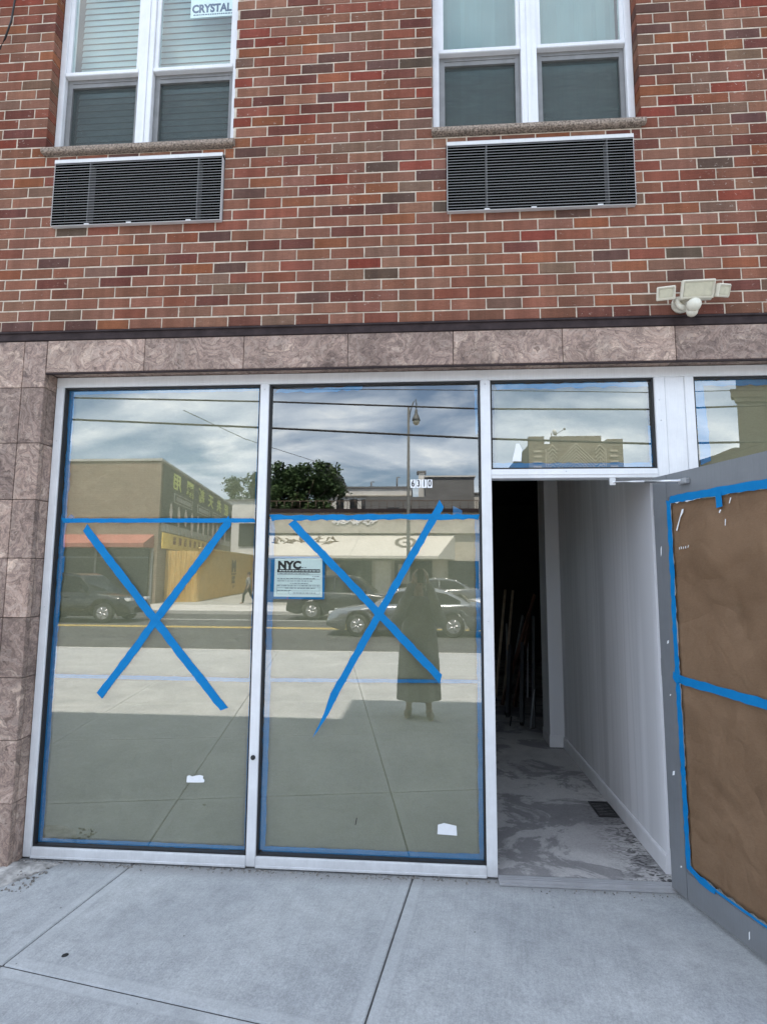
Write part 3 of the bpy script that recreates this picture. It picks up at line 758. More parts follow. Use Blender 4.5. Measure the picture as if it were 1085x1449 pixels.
tape([(1.862, .935), (1.815, .82), (1.748, .698)], .044, OY - .0022, 'narrowing tape tail at the low end of the second cross', 5, group=XG, cut=.3, taper=.9)
# around the first pane
tape([(.183, 2.72), (.190, 2.2), (.186, 1.6), (.178, .08)], .034, IY, 'blue tape down the pier edge of the first shop window', 6, group=BG, rag=.004)
tape([(.176, 2.714), (1.376, 2.716)], .022, IY + .001, 'blue tape along the top of the first shop window', 7, group=BG, rag=.003)
tape([(.172, .086), (1.376, .086)], .022, IY + .001, 'blue tape along the bottom of the first shop window', 8, group=BG, rag=.002)
tape([(.186, 1.914), (1.372, 1.914)], .026, OY - .0022, 'level blue tape over the upper paper seam of the first window', 9, group=BG)
tape([(.186, .997), (1.372, .995)], .022, IY + .001, 'level blue tape over the lower paper seam of the first window', 10, group=BG, mat=TAPE)
tape([(1.372, 2.70), (1.372, .09)], .012, IY + .002, 'thin blue tape down the mullion edge of the first window', 11, group=BG)
tape([(.20, 1.90), (.245, 1.945)], .03, IY - .0012, 'crumpled scrap of blue tape at the seam by the pier', 12, group=BG)
tape([(.196, 1.60), (.20, 1.70)], .028, IY - .0012, 'short blue tape scrap peeling beside the dark pier edge', 13, group=BG)
# around the second pane
tape([(1.472, 1.925), (1.474, 1.0), (1.468, .09)], .034, IY, 'blue tape down the mullion edge of the second window', 14, group=BG, rag=.003)
tape([(2.672, 1.93), (2.674, .09)], .030, IY, 'blue tape down the doorway edge of the second window', 15, group=BG, rag=.003)
tape([(1.462, .086), (2.682, .090)], .032, IY + .001, 'blue tape along the bottom of the second shop window', 16, group=BG, rag=.002)
tape([(1.466, 1.930), (2.680, 1.936)], .030, OY + .0009 - .0035, 'blue tape along the top paper edge of the second window', 17, group=BG, rag=.005)
tape([(1.478, .998), (2.668, 1.012)], .020, IY + .001, 'level blue tape over the paper seam of the second window', 18, group=BG)
tape([(2.556, 1.94), (2.560, 1.985)], .052, IY - .001, 'short blue tape tab standing up from the paper edge', 19, group=BG)
tape([(1.474, 2.70), (2.0, 2.712)], .020, IY, 'ragged blue tape remnant under the frame head of the second window', 20, group=BG, rag=.007)
tape([(2.672, 2.70), (2.674, 2.42)], .014, IY, 'short blue tape remnant high beside the doorway mullion', 21, group=BG, rag=.004)
# transom and hidden window
tape([(2.79, 2.706), (3.655, 2.708)], .030, IY, 'blue tape along the top of the transom window', 22, group=BG, rag=.006)
tape([(2.765, 2.234), (3.662, 2.230)], .030, IY, 'blue tape along the bottom of the transom window', 23, group=BG, rag=.004)
tape([(3.655, 2.46), (3.657, 2.24)], .016, IY, 'short blue tape at the hinge side of the transom window', 24, group=BG)
tape([(3.934, 2.71), (3.950, 2.45), (3.957, 2.24)], .060, IY, 'wide blue tape on the window behind the open door', 25, group=BG, rag=.004)
tape([(3.92, 2.708), (4.9, 2.706)], .034, IY + .001, 'blue tape along the top of the window behind the open door', 26, group=BG, rag=.006)
# on the door
DT = -.0045
tape([(.128, 2.004), (.44, 2.004), (DW - .12, 1.998)], .040, DT, 'blue tape along the top of the brown paper on the door', 27, DPm, BG, rag=.003, bump_y=.001)
tape([(.124, 1.998), (.121, 1.3), (.127, .60), (.130, .18)], .030, DT - .001, 'blue tape down the hinge side of the brown paper on the door', 28, DPm, BG, rag=.004, bump_y=.001)
tape([(.108, 1.085), (.40, 1.078), (DW - .12, 1.074)], .042, DT - .0022, 'level blue tape across the middle of the brown door paper', 29, DPm, BG, rag=.003, bump_y=.001)
tape([(.122, .192), (.20, .166), (.29, .163)], .030, DT - .001, 'short blue tape at the lower corner of the brown door paper', 30, DPm, BG, rag=.006, bump_y=.001)
tape([(.445, 1.995), (.448, 1.928)], .034, DT - .002, 'little blue tape tab hanging from the top of the door paper', 31, DPm, BG)
tape([(.095, 1.10), (.135, 1.07)], .032, DT - .004, 'crumpled blue tape scrap at the door stile', 32, DPm, BG, rag=.006)
tape([(DW - .122, 1.99), (DW - .122, .18)], .03, DT - .001, 'blue tape down the closing side of the door paper', 33, DPm, BG, rag=.004)
tape([(.29, .165), (DW - .12, .165)], .012, DT - .001, 'thin blue tape under the brown door paper', 34, DPm, BG)
kp = [o for o in bpy.data.objects if o.get('label', '').startswith('upper brown kraft')][0]
for pts in ([(.165, 1.84), (.172, 1.835), (.20, 1.905), (.218, 1.925), (.224, 1.945), (.212, 1.945), (.192, 1.90)], [(.47, 1.84), (.474, 1.84), (.478, 1.87), (.473, 1.87)], [(.50, 1.94), (.504, 1.94), (.515, 1.965), (.510, 1.966)], [(.44, 1.905), (.446, 1.90), (.455, 1.915), (.449, 1.918)],
            [(.18, 1.74), (.184, 1.74), (.184, 1.752), (.18, 1.752)], [(.193, 1.742), (.197, 1.742), (.195, 1.755), (.191, 1.755)], [(.206, 1.742), (.210, 1.742), (.211, 1.754), (.207, 1.754)], [(.220, 1.744), (.226, 1.744), (.226, 1.757), (.222, 1.757)], [(.236, 1.748), (.240, 1.747), (.246, 1.760), (.242, 1.761)]):
    bm = NB(); prism(bm, pts, 'y', -.0042, -.0036); bm.transform(DM); obj('scuff_mark', bm, WHITEP, kp)
# torn white labels left on the glass
def scrap(pts, y, label):
    bm = NB(); prism(bm, pts, 'y', y, y + .0008); return obj('label_scrap', bm, WHITEP, label=label, cat='label', group='torn white labels on the shop glass')
scrap([(1.026, .428), (1.028, .462), (1.04, .467), (1.058, .461), (1.078, .466), (1.10, .470), (1.122, .466), (1.120, .452), (1.130, .444), (1.127, .431), (1.08, .429)], OY, 'torn white label scrap on the first shop window')
scrap([(2.434, .204), (2.437, .252), (2.470, .262), (2.487, .259), (2.537, .250), (2.540, .200)], OY, 'white five sided label low on the window beside the doorway')
scrap([(2.874, 2.257), (2.899, 2.361), (2.916, 2.361), (2.932, 2.327), (2.926, 2.256)], OY, 'tall white label on the transom glass over the doorway')
bm = NB(); prism(bm, [(1.985, .235), (1.989, .235), (1.996, .272), (1.992, .272)], 'y', OY, OY + .001); obj('scratch_mark', bm, BRONZE, label='tiny dark sliver stuck on the second window above its low edge', cat='sliver')

# house number
t = thing('house_number', (2.35, .1325, 2.10), 'white stick-on house number 6310 on the second window', 'number')
for i, ch in enumerate('6310'):
    x = 2.302 + i * .0325
    bm = NB(); prism(bm, [(x - .0135, 2.104), (x - .0145, 2.108), (x - .0145, 2.150), (x - .0135, 2.153), (x + .0135, 2.153), (x + .0145, 2.150), (x + .0145, 2.108), (x + .0135, 2.104)], 'y', .1322, .1332)
    tl = obj('number_tile', bm, WHITEP, t)
    bm = text_bm(ch, .052, .0006, .0014, xs=.72); bm.transform(Matrix.Translation((x, .1318, 2.1285))); obj('numeral', bm, INK, tl)

# city notice
t = thing('posted_notice', (1.635, .1395, 1.47), 'pale printed city notice framed in blue tape behind the glass', 'notice')
bm = NB(); panel_frame(bm, 1.470, 1.792, 1.456, 1.704, IY - .0004, IY + .0003, .026); obj('tape_border', bm, TAPE, t)
bm = NB(); prism(bm, [(1.495, 1.470), (1.496, 1.690), (1.776, 1.693), (1.779, 1.469)], 'y', IY - .0012, IY - .0006); obj('sheet', bm, PAPERW, t)
NY = IY - .0018
bm = text_bm('NYC', .060, .0006, .0035, 'LEFT', 1.08); bm.transform(Matrix.Translation((1.515, NY, 1.651))); obj('heading', bm, INK, t)
bm = NB(); box(bm, 1.512, 1.764, NY - .0002, NY + .0004, 1.610, 1.629); obj('heading_bar', bm, INK, t)
bm = NB(); rnd = random.Random(5)
def words(x0, x1, z, h):
    x = x0
    while x < x1 - .004:
        w = min(rnd.uniform(.006, .022), x1 - x); box(bm, x, x + w, NY - .0002, NY + .0004, z, z + h); x += w + rnd.uniform(.003, .006)
words(1.628, 1.682, 1.636, .005)
for k, (a, b) in enumerate(((1.514, 1.70), (1.72, 1.76), (1.514, 1.735), (1.514, 1.72), (1.59, 1.70), (1.514, 1.76), (1.56, 1.74), (1.514, 1.60), (1.61, 1.74))):
    words(a, b, 1.600 - k * .0138, .0045)
for z in (1.5975, 1.570, 1.5385, 1.522, 1.5035, 1.485): box(bm, 1.512, 1.764, NY - .0002, NY + .0003, z, z + .0014)
for x in (1.512, 1.7626): box(bm, x, x + .0014, NY - .0002, NY + .0003, 1.4866, 1.5380)
box(bm, 1.582, 1.5834, NY - .0002, NY + .0003, 1.4866, 1.5033)
obj('form_print', bm, GREYL, t)
bm = NB(); x = 1.524
while x < 1.75:
    w = rnd.uniform(.006, .02); box(bm, x, x + w, NY - .0008, NY - .0003, 1.617, 1.622); x += w + .004
obj('bar_print', bm, PAPERW, t)

# ------------------------------------------------------------------ floodlight on the wall
t = thing('floodlight', (3.84, 0, 3.06), 'cream three-headed floodlight with a motion sensor on the brick wall', 'floodlight')
bm = NB(); lathe(bm, [(.045, 0), (.05, -.012), (.045, -.022), (.012, -.022)], (3.79, -.002, 3.105), 20, 'y'); tube(bm, [(3.79, -.02, 3.105), (3.79, -.055, 3.12)], .020, 10); tube(bm, [(3.74, -.055, 3.115), (3.79, -.058, 3.118), (3.93, -.06, 3.12)], .014, 10)
tube(bm, [(3.745, -.055, 3.112), (3.762, -.06, 3.075), (3.79, -.065, 3.055)], [.014, .016, .016], 10)
obj('mount', bm, PLASTIC, t)
def lamp_head(c, w, hgt, yaw, pitch, roll=0):
    mt = Matrix.Translation(c) @ Matrix.Rotation(R(yaw), 4, 'Z') @ Matrix.Rotation(R(pitch), 4, 'X') @ Matrix.Rotation(R(roll), 4, 'Y')
    bm = NB()
    a = .008
    # tapered housing with an open rim, lens set inside
    P = [(-w / 2, -hgt / 2), (w / 2, -hgt / 2), (w / 2, hgt / 2), (-w / 2, hgt / 2)]
    def ring(s, y, d=0): return [bm.verts.new((p[0] * s - math.copysign(d, p[0]), y, p[1] * s - math.copysign(d, p[1]))) for p in P]
    r = [ring(.72, .035), ring(.96, .010), ring(1, -.012), ring(1, -.016, .009), ring(1, -.006, .010)]
    bm.faces.new(r[0])
    for p, q in zip(r, r[1:]):
        for i in range(4): bm.faces.new((p[i], p[(i + 1) % 4], q[(i + 1) % 4], q[i]))
    bm.faces.new(r[-1])
    bmesh.ops.bevel(bm, geom=[e for e in bm.edges], offset=.003, segments=2, affect='EDGES')
    bm.transform(mt); o = obj('lamp_head', bm, PLASTIC, t)
    bm = NB(); box(bm, -w / 2 + .014, w / 2 - .014, -.0105, -.0072, -hgt / 2 + .014, hgt / 2 - .014, .0012); bm.transform(mt); obj('lens', bm, LENS, o)
lamp_head((3.682, -.085, 3.138), .094, .072, -16, 24, 2)
lamp_head((3.838, -.105, 3.146), .182, .098, 6, 24, -4)
lamp_head((3.982, -.080, 3.148), .105, .070, 34, 22, -12)
bm = NB(); lathe(bm, [(.0, -.052), (.014, -.050), (.025, -.040), (.030, -.022), (.031, 0), (.026, .012), (.0, .014)], (3.815, -.085, 3.055), 20, 'z'); lathe(bm, [(.0, -.098), (.010, -.097), (.030, -.088), (.036, -.066), (.036, -.052), (.0, -.052)], (3.813, -.045, 3.055), 20, 'y')
obj('sensor', bm, PLASTIC, t, True)
bm = NB(); pts = [(-.245, -.02, 5.42), (-.274, -.03, 5.29), (-.281, -.035, 5.14), (-.313, -.035, 5.013), (-.346, -.03, 4.95), (-.45, -.02, 4.86), (-.62, -.012, 4.82)]
tube(bm, pts, .0055, 8); tube(bm, [(-.245, -.02, 5.42), (-.21, -.012, 5.8), (-.2, -.008, 6.6)], .0055, 8)
obj('cable', bm, BLACKC, label='black cable hanging in a loop down the brick wall', cat='cable')

# ------------------------------------------------------------------ boards in the dark back room
WOODD = M('raw_batten', (.40, .31, .22), .8, ns=14, na=.2); WOODR = M('red_brown_board', (.20, .10, .07), .7, ns=9, na=.2); GREYB = M('grey_board', (.28, .29, .30), .7, ns=9, na=.15); BLKB = M('black_board', (.02, .02, .021), .6, ns=9)
BDG = 'boards leaning in the dark back room'
def board(p, q, w, th, mat, label):
    p, q = Vector(p), Vector(q); d = q - p; L = d.length; zq = d.to_track_quat('Z', 'X').to_matrix().to_4x4()
    bm = NB(); box(bm, -w / 2, w / 2, -th / 2, th / 2, 0, L, .0015); bm.transform(Matrix.Translation(p) @ zq)
    obj('leaning_board', bm, mat, label=label, cat='board', group=BDG)
board((3.30, 4.2, .03), (3.53, 4.75, 1.37), .022, .03, WOODD, 'thin pale batten leaning furthest from the partition')
board((3.40, 4.2, .03), (3.635, 4.75, 1.36), .022, .03, WOODD, 'second thin pale batten leaning in the dark back room')
board((3.32, 3.8, .03), (3.86, 4.4, 1.32), .05, .02, WOODR, 'narrow red brown board crossing the stack at a slant')
board((3.45, 3.7, .03), (3.80, 4.4, 1.02), .11, .02, WOODR, 'wide red brown board in the middle of the dark stack')
board((3.42, 4.0, .03), (3.74, 4.6, 1.02), .07, .02, GREYB, 'grey board standing behind the red brown boards')
board((3.42, 4.0, .03), (3.53, 4.7, .90), .04, .02, GREYB, 'short grey strip leaning beside the pale battens')
board((3.40, 2.95, .025), (3.50, 3.35, .78), .26, .035, BLKB, 'big black panel standing low in front of the stack')
board((3.50, 2.85, .025), (3.60, 3.2, 1.12), .10, .03, BLKB, 'tall narrow black panel against the partition edge')
board((3.30, 3.25, .025), (3.42, 3.7, .70), .24, .035, BLKB, 'black panel leaning behind the low front panel')
board((3.455, 2.80, .03), (3.53, 2.92, .40), .010, .010, GREYB, 'thin grey rod resting against the low black panel')
board((3.27, 2.90, .03), (3.30, 2.99, .10), .012, .012, BLKB, 'short black stick lying against the black panel')
board((3.70, 4.2, .03), (3.84, 4.8, .95), .025, .02, WHITEP, 'short white strip leaning beside the partition')

# ================================================================== SIDEWALK AND STREET
def zs(y): return 0.0 if y > -.5 else .0155 * (y + .5)
rot = R(-9.8); P0 = Vector((.623, -.676)); ex = Vector((math.cos(rot), math.sin(rot))); ey = Vector((-math.sin(rot) * -1, -math.cos(rot)))
ex = Vector((.9855, -.1697)); ey = Vector((-.1697, -.9855))          # along / across the flags
SL = 1.525
bm = NB(); uvl = bm.loops.layers.uv.new('slab')
for i in range(-14, 16):
    for j in range(-5, 10):
        o = P0 + ex * (i * SL) + ey * (j * SL)
        cen = o + ex * SL / 2 + ey * SL / 2
        if i == 2: continue
        SW = SL * 2 if i == 1 else SL                       # the flag in front of the door is a double one
        if cen.y > 2.0 or cen.y < -10.5: continue
        gq = .0032; e = .005
        def V(u, v, dz): 
            p = o + ex * u + ey * v; return bm.verts.new((p.x, p.y, zs(p.y) + dz))
        n = 6
        us = [gq, gq + e] + [SL * k / n for k in range(1, n)] + [SL - gq - e, SL - gq]; uw = [gq, gq + e] + [SW * k / n for k in range(1, n)] + [SW - gq - e, SW - gq]
        fold_u = lambda u: u if u < SL / 2 else (SL - (SW - u) if u > SW - SL / 2 else SL / 2 + (u - SL / 2) * .02)
        grid = [[V(u, v, -.006 if (a in (0, len(us) - 1) or b in (0, len(us) - 1)) else 0) for b, u in enumerate(uw)] for a, v in enumerate(us)]
        for a in range(len(us) - 1):
            for b in range(len(us) - 1):
                f = bm.faces.new((grid[a][b], grid[a][b + 1], grid[a + 1][b + 1], grid[a + 1][b]))
                for l, (u, v) in zip(f.loops, ((uw[b], us[a]), (uw[b + 1], us[a]), (uw[b + 1], us[a + 1]), (uw[b], us[a + 1]))): l[uvl].uv = (fold_u(u) if i == 1 else u, v)
# clip at the kerb and at the shop front
for co, no in (((0, -8.55, 0), (0, -1, 0)), ((0, .125, 0), (0, 1, 0))):
    bmesh.ops.bisect_plane(bm, geom=bm.verts[:] + bm.edges[:] + bm.faces[:], plane_co=co, plane_no=no, clear_outer=True)
bmesh.ops.recalc_face_normals(bm, faces=bm.faces)
if sum(f.normal.z for f in bm.faces) < 0: bmesh.ops.reverse_faces(bm, faces=bm.faces)
obj('sidewalk', bm, CONC, kind='structure', recalc=False)
JOINT = M('dark_joint', (.085, .082, .08), .95, ns=30, na=.4)
bm = NB(); v = [bm.verts.new(p) for p in ((-24, .124, -.010), (27, .124, -.010), (27, -.5, -.010), (-24, -.5, -.010))]; bm.faces.new(v)
v2 = [bm.verts.new(p) for p in ((-24, -.5, -.010), (27, -.5, -.010), (27, -8.55, -.010 + zs(-8.55)), (-24, -8.55, -.010 + zs(-8.55)))]; bm.faces.new(v2)
obj('sidewalk_bed', bm, JOINT, kind='structure')
FARC = M('plain_concrete', (.46, .455, .43), .9, ns=1.2, na=.16); ASPH = M('asphalt', (.062, .062, .064), .9, ns=2.2, na=.25, bump=.3, bs=90); KERB = M('kerb_concrete', (.42, .415, .40), .9, ns=3)
kb = NB(); box(kb, -60, 60, -8.70, -8.552, -.5, zs(-8.55) + .001, .01); obj('kerb', kb, KERB, kind='structure')
RZ = -.29
obj('road', B(-60, 60, -20.0, -8.70, RZ - .3, RZ), ASPH, kind='structure')
kb = NB(); box(kb, -60, 60, -20.15, -20.0, -.6, -.149, .01); obj('kerb', kb, KERB, kind='structure')
obj('far_sidewalk', B(-60, 60, -24.0, -20.15, -.6, -.15), FARC, kind='structure')
obj('parking_lot', B(-60, 60, -75, -24.0, -.6, -.135), M('lot_concrete', (.33, .33, .31), .9, ns=.7, na=.2), kind='structure')
bm = NB(); v = [bm.verts.new(p) for p in ((-400, -400, -.62), (400, -400, -.62), (400, 400, -.62), (-400, 400, -.62))]; bm.faces.new(v)
obj('ground', bm, M('bare_ground', (.16, .15, .13), .95, ns=.3), kind='structure')
YEL = M('yellow_road_paint', (.62, .44, .09), .8, ns=6, na=.2)
bm = NB(); box(bm, -60, 60, -14.92, -14.80, RZ, RZ + .004); box(bm, -60, 60, -14.66, -14.54, RZ, RZ + .004); obj('road_line', bm, YEL, kind='structure')
bm = NB(); box(bm, -60, 60, -17.45, -17.35, RZ, RZ + .004); obj('road_line', bm, M('white_road_paint', (.6, .6, .58), .8, ns=6), kind='structure')

# broken concrete patch and grit along the foot of the front
bm = NB(); rnd = random.Random(9)
pts = [(-.25, -.03), (-.22, -.20), (-.05, -.235), (.10, -.225), (.20, -.17), (.30, -.03), (.36, .07), (.12, .095), (-.02, -.006)]
DIRT = M('dirty_mortar', (.30, .285, .27), .95, ns=13, na=.7, bump=1.0, bs=45)
c = bm.verts.new((.05, -.07, .020)); ring = [bm.verts.new((x, y, .0015)) for x, y in pts]; ring2 = [bm.verts.new((.05 + (x - .05) * .62 + rnd.uniform(-.015, .015), -.07 + (y + .07) * .62, .010 + rnd.uniform(0, .012))) for x, y in pts]
for i in range(len(pts)):
    k = (i + 1) % len(pts); bm.faces.new((ring[i], ring[k], ring2[k], ring2[i])); bm.faces.new((ring2[i], ring2[k], c))
bmesh.ops.subdivide_edges(bm, edges=bm.edges[:], cuts=3, use_grid_fill=True)
for v in bm.verts: v.co.z = max(.0012, v.co.z + .010 * mnoise.noise(v.co * 22) * (1 if v.co.z > .003 else 0))
obj('broken_mortar_patch', bm, DIRT, label='broken dirty mortar patch at the foot of the stone pier', cat='mortar patch')
bm = NB()
for _ in range(900):
    x = rnd.uniform(.1, 3.7); y = .095 - abs(rnd.gauss(0, .022)); s = rnd.uniform(.0012, .0045)
    if rnd.random() < .25: x = rnd.uniform(-.2, .35); y = -.1 + rnd.uniform(-.1, .12); s *= 1.6
    if 2.75 < x < 3.68:
        if rnd.random() < .8: continue
        y -= .06
    if y > .097: continue
    e = Euler = Matrix.Rotation(rnd.uniform(0, 6), 4, Vector((rnd.random(), rnd.random(), rnd.random())).normalized())
    b = NB(); bmesh.ops.create_icosphere(b, subdivisions=1, radius=s, matrix=Matrix.Translation((x, y, zs(y) + s * .5)) @ e @ Matrix.Diagonal((rnd.uniform(.7, 3.0), 1, .6, 1)))
    me = bpy.data.meshes.new('t'); b.to_mesh(me); b.free(); bm.from_mesh(me); bpy.data.meshes.remove(me)
obj('grit', bm, M('grit', (.20, .185, .17), .95, ns=60, na=.6), kind='stuff', label='loose grit and crumbs along the foot of the shopfront', cat='grit')
bm = NB(); lathe(bm, [(.0, .0045), (.008, .0042), (.0125, .0028), (.014, .0006)], (0, 0, 0), 14); bm.transform(Matrix.Translation((.845, -.605, zs(-.605))) @ Matrix.Rotation(.5, 4, 'Z') @ Matrix.Diagonal((1.0, .8, 1, 1)))
obj('chewing_gum', bm, BLACKC, None, True, label='flat black gum spot on the pale sidewalk', cat='gum')

# ================================================================== ACROSS THE STREET (seen mirrored in the glass)
def bldg_box(name, x0, x1, y0, y1, h, mat, label, base=-.14, cat='building'):
    t = thing(name, ((x0 + x1) / 2, y1, base), label, cat)
    return t
WINDK = M('dark_window_glass', (.03, .034, .038), .12, ns=3)
# brown brick building with the mural wall
BRN = mat_far_brick('brown_brick', (.275, .205, .15), (.21, .155, .115), (.32, .27, .21), .4, .10)
DKG = M('dark_mural_paint', (.06, .055, .048), .8, ns=3, na=.1)
t = thing('mural_building', (-20, -24.2, -.14), 'long brown brick building with a dark painted mural on its side wall', 'building')
A, Bq = Vector((-11.4, -24.2)), Vector((-14.75, -44.5)); Wd = (Bq - A).normalized(); Wn = Vector((-Wd.y, Wd.x)); 
if Wn.x < 0: Wn = -Wn
bm = NB(); prism(bm, [(-11.4, -24.2), (-14.75, -44.5), (-34, -44.5), (-34, -24.2)], 'z', -.3, 7.40); obj('wall', bm, BRN, t)
bm = NB(); prism(bm, [(-11.34, -24.14), (-14.69, -44.54), (-34.1, -44.56), (-34.1, -24.14)], 'z', 7.401, 7.52); obj('coping', bm, FARC, t)
def onwall(s, off): p = A + Wd * s + Wn * off; return p
WM = Matrix(((-Wd.x, -Wn.x, 0, 0), (-Wd.y, -Wn.y, 0, 0), (0, 0, 1, 0), (0, 0, 0, 1)))
# readable from the street side: text x axis runs from the far end towards the street
def wall_m(s, off, z): p = onwall(s, off); m = WM.copy(); m.translation = (p.x, p.y, z); return m
bm = NB(); box(bm, -20.3, -.25, -.03, 0, 4.15, 7.30); bm.transform(wall_m(0, .002, 0)); mur = obj('mural', bm, DKG, t)
YG = M('yellow_green_letters', (.78, .82, .22), .7, ns=3); CRM = M('cream_paint', (.46, .43, .37), .8, ns=3); TAN = M('tan_mural_paint', (.38, .29, .22), .8, ns=3)
for i, ch in enumerate('匠共天新麗用'):
    bm = NB(); merge(bm, text_bm(ch, 1.0, .02, .02, xs=1.75), Matrix.Translation((-17.6 + i * 2.95, -.05, 6.62)))
    bm.transform(wall_m(0, .002, 0)); obj('character', bm, YG, mur)
rnd = random.Random(4)
for i in range(11):
    bm = NB()
    x = -1.9 - i * 1.55; hh = rnd.uniform(1.0, 1.5); w = rnd.uniform(.26, .45); zc = 5.35 - i * .02
    prism(bm, [(x - w * .4, zc - hh), (x + w * .3, zc - hh), (x + w * .75, zc - hh * .45), (x + w * .55, zc - .15), (x + w * .1, zc), (x - w * .5, zc - .2), (x - w, zc - hh * .4)], 'y', -.06, -.03)
    bm.transform(wall_m(0, .002, 0)); obj('painted_figure', bm, M('pale_figure_paint', (.72, .62, .54), .8, ns=2, na=.35), mur)
for x, w, z in ((-4.4, 4.0, 5.72), (-9.6, 3.6, 5.72), (-14.2, 3.2, 5.72)):
    bm = NB()
    panel_frame(bm, x - w / 2, x + w / 2, z - .28, z + .28, -.07, -.03, .06)
    for k in range(7): box(bm, x - w * .4 + k * w * .115, x - w * .4 + k * w * .115 + w * .08, -.07, -.03, z - .13, z + .12)
    bm.transform(wall_m(0, .002, 0)); obj('framed_caption', bm, CRM, mur)
bm = NB()
for k in range(26):
    x = -.4 - k * .75; box(bm, x - .6, x, -.05, 0, 3.68, 4.12)
bm.transform(wall_m(0, .002, 0)); obj('caption_strip', bm, CRM, t)
AWR = M('red_awning_cloth', (.33, .13, .10), .8, ns=2)
bm = NB(); prism(bm, [(-24.195, 3.45), (-23.1, 2.95), (-23.1, 2.75), (-24.195, 2.75)], 'x', -33, -11.6); obj('awning', bm, AWR, t)
bm = NB(); box(bm, -33, -11.8, -24.19, -24.10, -.1, 2.7); obj('shop_glazing', bm, WINDK, t)
bm = NB()
for k in range(8): box(bm, -33 + k * 3.05, -32.9 + k * 3.05, -24.09, -24.02, -.1, 2.7)
box(bm, -33, -11.8, -24.095, -24.03, 2.2, 2.28); obj('shop_framing', bm, GREYFR, t)
# yellow shop banner in front of the mural wall
t = thing('shop_banner', (-11.5, -26, 2.5), 'yellow banner with red characters over the tan hoarding', 'banner')
bm = NB(); box(bm, -11.8, -.4, -.12, -.06, 2.75, 3.60); bm.transform(wall_m(0, .002, 0)); obj('cloth', bm, M('yellow_banner', (.90, .62, .13), .8, ns=2), t)
for i, ch in enumerate('店商品食家百順福'):
    bm = NB(); merge(bm, text_bm(ch, .52, .02, .0, xs=1.25), Matrix.Translation((-10.6 + i * 1.15, -.135, 3.22)))
    bm.transform(wall_m(0, .002, 0)); obj('character', bm, M('red_brown_ink', (.30, .09, .04), .8), t)
# tan corrugated hoarding
TANF = M('tan_sheet_metal', (.90, .66, .26), .65, ns=2, na=.1); DRED = M('dark_spray_paint', (.12, .085, .05), .7)
def corrugated(p, q, z0, z1, pitch, amp):
    bm = NB(); p, q = Vector(p), Vector(q); d = (q - p); L = d.length; d.normalize(); n = Vector((-d.y, d.x)); N = int(L / pitch)
    prof = []
    for i in range(N):
        for s, a in ((0, 0), (.35, 0), (.5, 1), (.85, 1)): prof.append((i * pitch + s * pitch, a * amp))
    prof.append((L, 0)); lo = []; hi = []
    for s, a in prof:
        w = p + d * s + n * a; lo.append(bm.verts.new((w.x, w.y, z0))); hi.append(bm.verts.new((w.x, w.y, z1)))
    for i in range(len(prof) - 1): bm.faces.new((lo[i], lo[i + 1], hi[i + 1], hi[i]))
    bmesh.ops.solidify(bm, geom=bm.faces[:], thickness=.01)
    return bm
t = thing('hoarding', (-10, -26.8, -.13), 'tan corrugated metal hoarding with spray painted letters across the street', 'hoarding')
obj('sheeting', corrugated((-11.55, -25.5), (-9.93, -26.0), -.13, 2.66, .27, .07), TANF, t)
o2 = obj('sheeting', corrugated((-9.93, -26.02), (-11.9, -43.0), -.13, 2.80, .25, .04), TANF, t)
bm = NB(); prism(bm, [(-9.97, -26.04), (-9.85, -26.04), (-11.83, -43.0), (-11.95, -43.0)], 'z', 2.801, 2.88); obj('top_rail', bm, TANF, t)
Fd = (Vector((-11.9, -43.0)) - Vector((-9.93, -26.02))).normalized(); Fn = Vector((-Fd.y, Fd.x)); Fn = Fn if Fn.x > 0 else -Fn
fp = Vector((-9.93, -26.02)) + Fd * 8.3 + Fn * .09
FM = Matrix(((-Fd.x, -Fn.x, 0, fp.x), (-Fd.y, -Fn.y, 0, fp.y), (0, 0, 1, 0), (0, 0, 0, 1)))
bm = text_bm('M', 1.1, .01, .05, xs=1.5); bm.transform(Matrix.Translation((0, 0, 1.85)))
box(bm, -.7, .7, -.005, .005, 1.30, 1.38); merge(bm, text_bm('22', .62, .01, .03, xs=1.5), Matrix.Translation((0, 0, .92))); merge(bm, text_bm('∽≈', .5, .01, .01), Matrix.Translation((-.1, 0, .45)))
bm.transform(FM); obj('spray_letters', bm, DRED, t)

# houses and walls behind
WHT = M('white_render', (.62, .61, .585), .85, ns=1.0, na=.1); GRYW = M('grey_render', (.17, .17, .17), .85, ns=1.2, na=.12); BLKW = M('black_cladding', (.045, .045, .047), .7, ns=3); TANB = mat_far_brick('tan_brick', (.19, .165, .125), (.14, .12, .09), (.22, .195, .155), .5, .14)
def wins(bm, x0, x1, n, z0, z1, y, w): 
    for k in range(n):
        x = x0 + (x1 - x0) * (k + .5) / n; box(bm, x - w / 2, x + w / 2, y, y + .05, z0, z1)
t = thing('white_house', (-15, -50, -.14), 'white flat roofed house beyond the tan hoarding', 'house')
obj('wall', B(-20, -11.5, -60, -50, -.2, 8.6), WHT, t); bm = NB(); box(bm, -15.9, -11.8, -49.99, -49.9, 4.0, 6.3); obj('window', bm, WINDK, t)
bm = NB(); box(bm, -15.6, -12.4, -49.99, -49.88, .0, 3.3); obj('garage_door', bm, M('pale_garage_door', (.7, .7, .68), .6, ns=2), t); bm = NB(); box(bm, -20.1, -11.4, -60.1, -49.85, 8.601, 8.75); obj('roof', bm, GRYW, t)
t = thing('black_house', (-7.4, -52, -.14), 'tall narrow black clad building rising behind the tree', 'building')
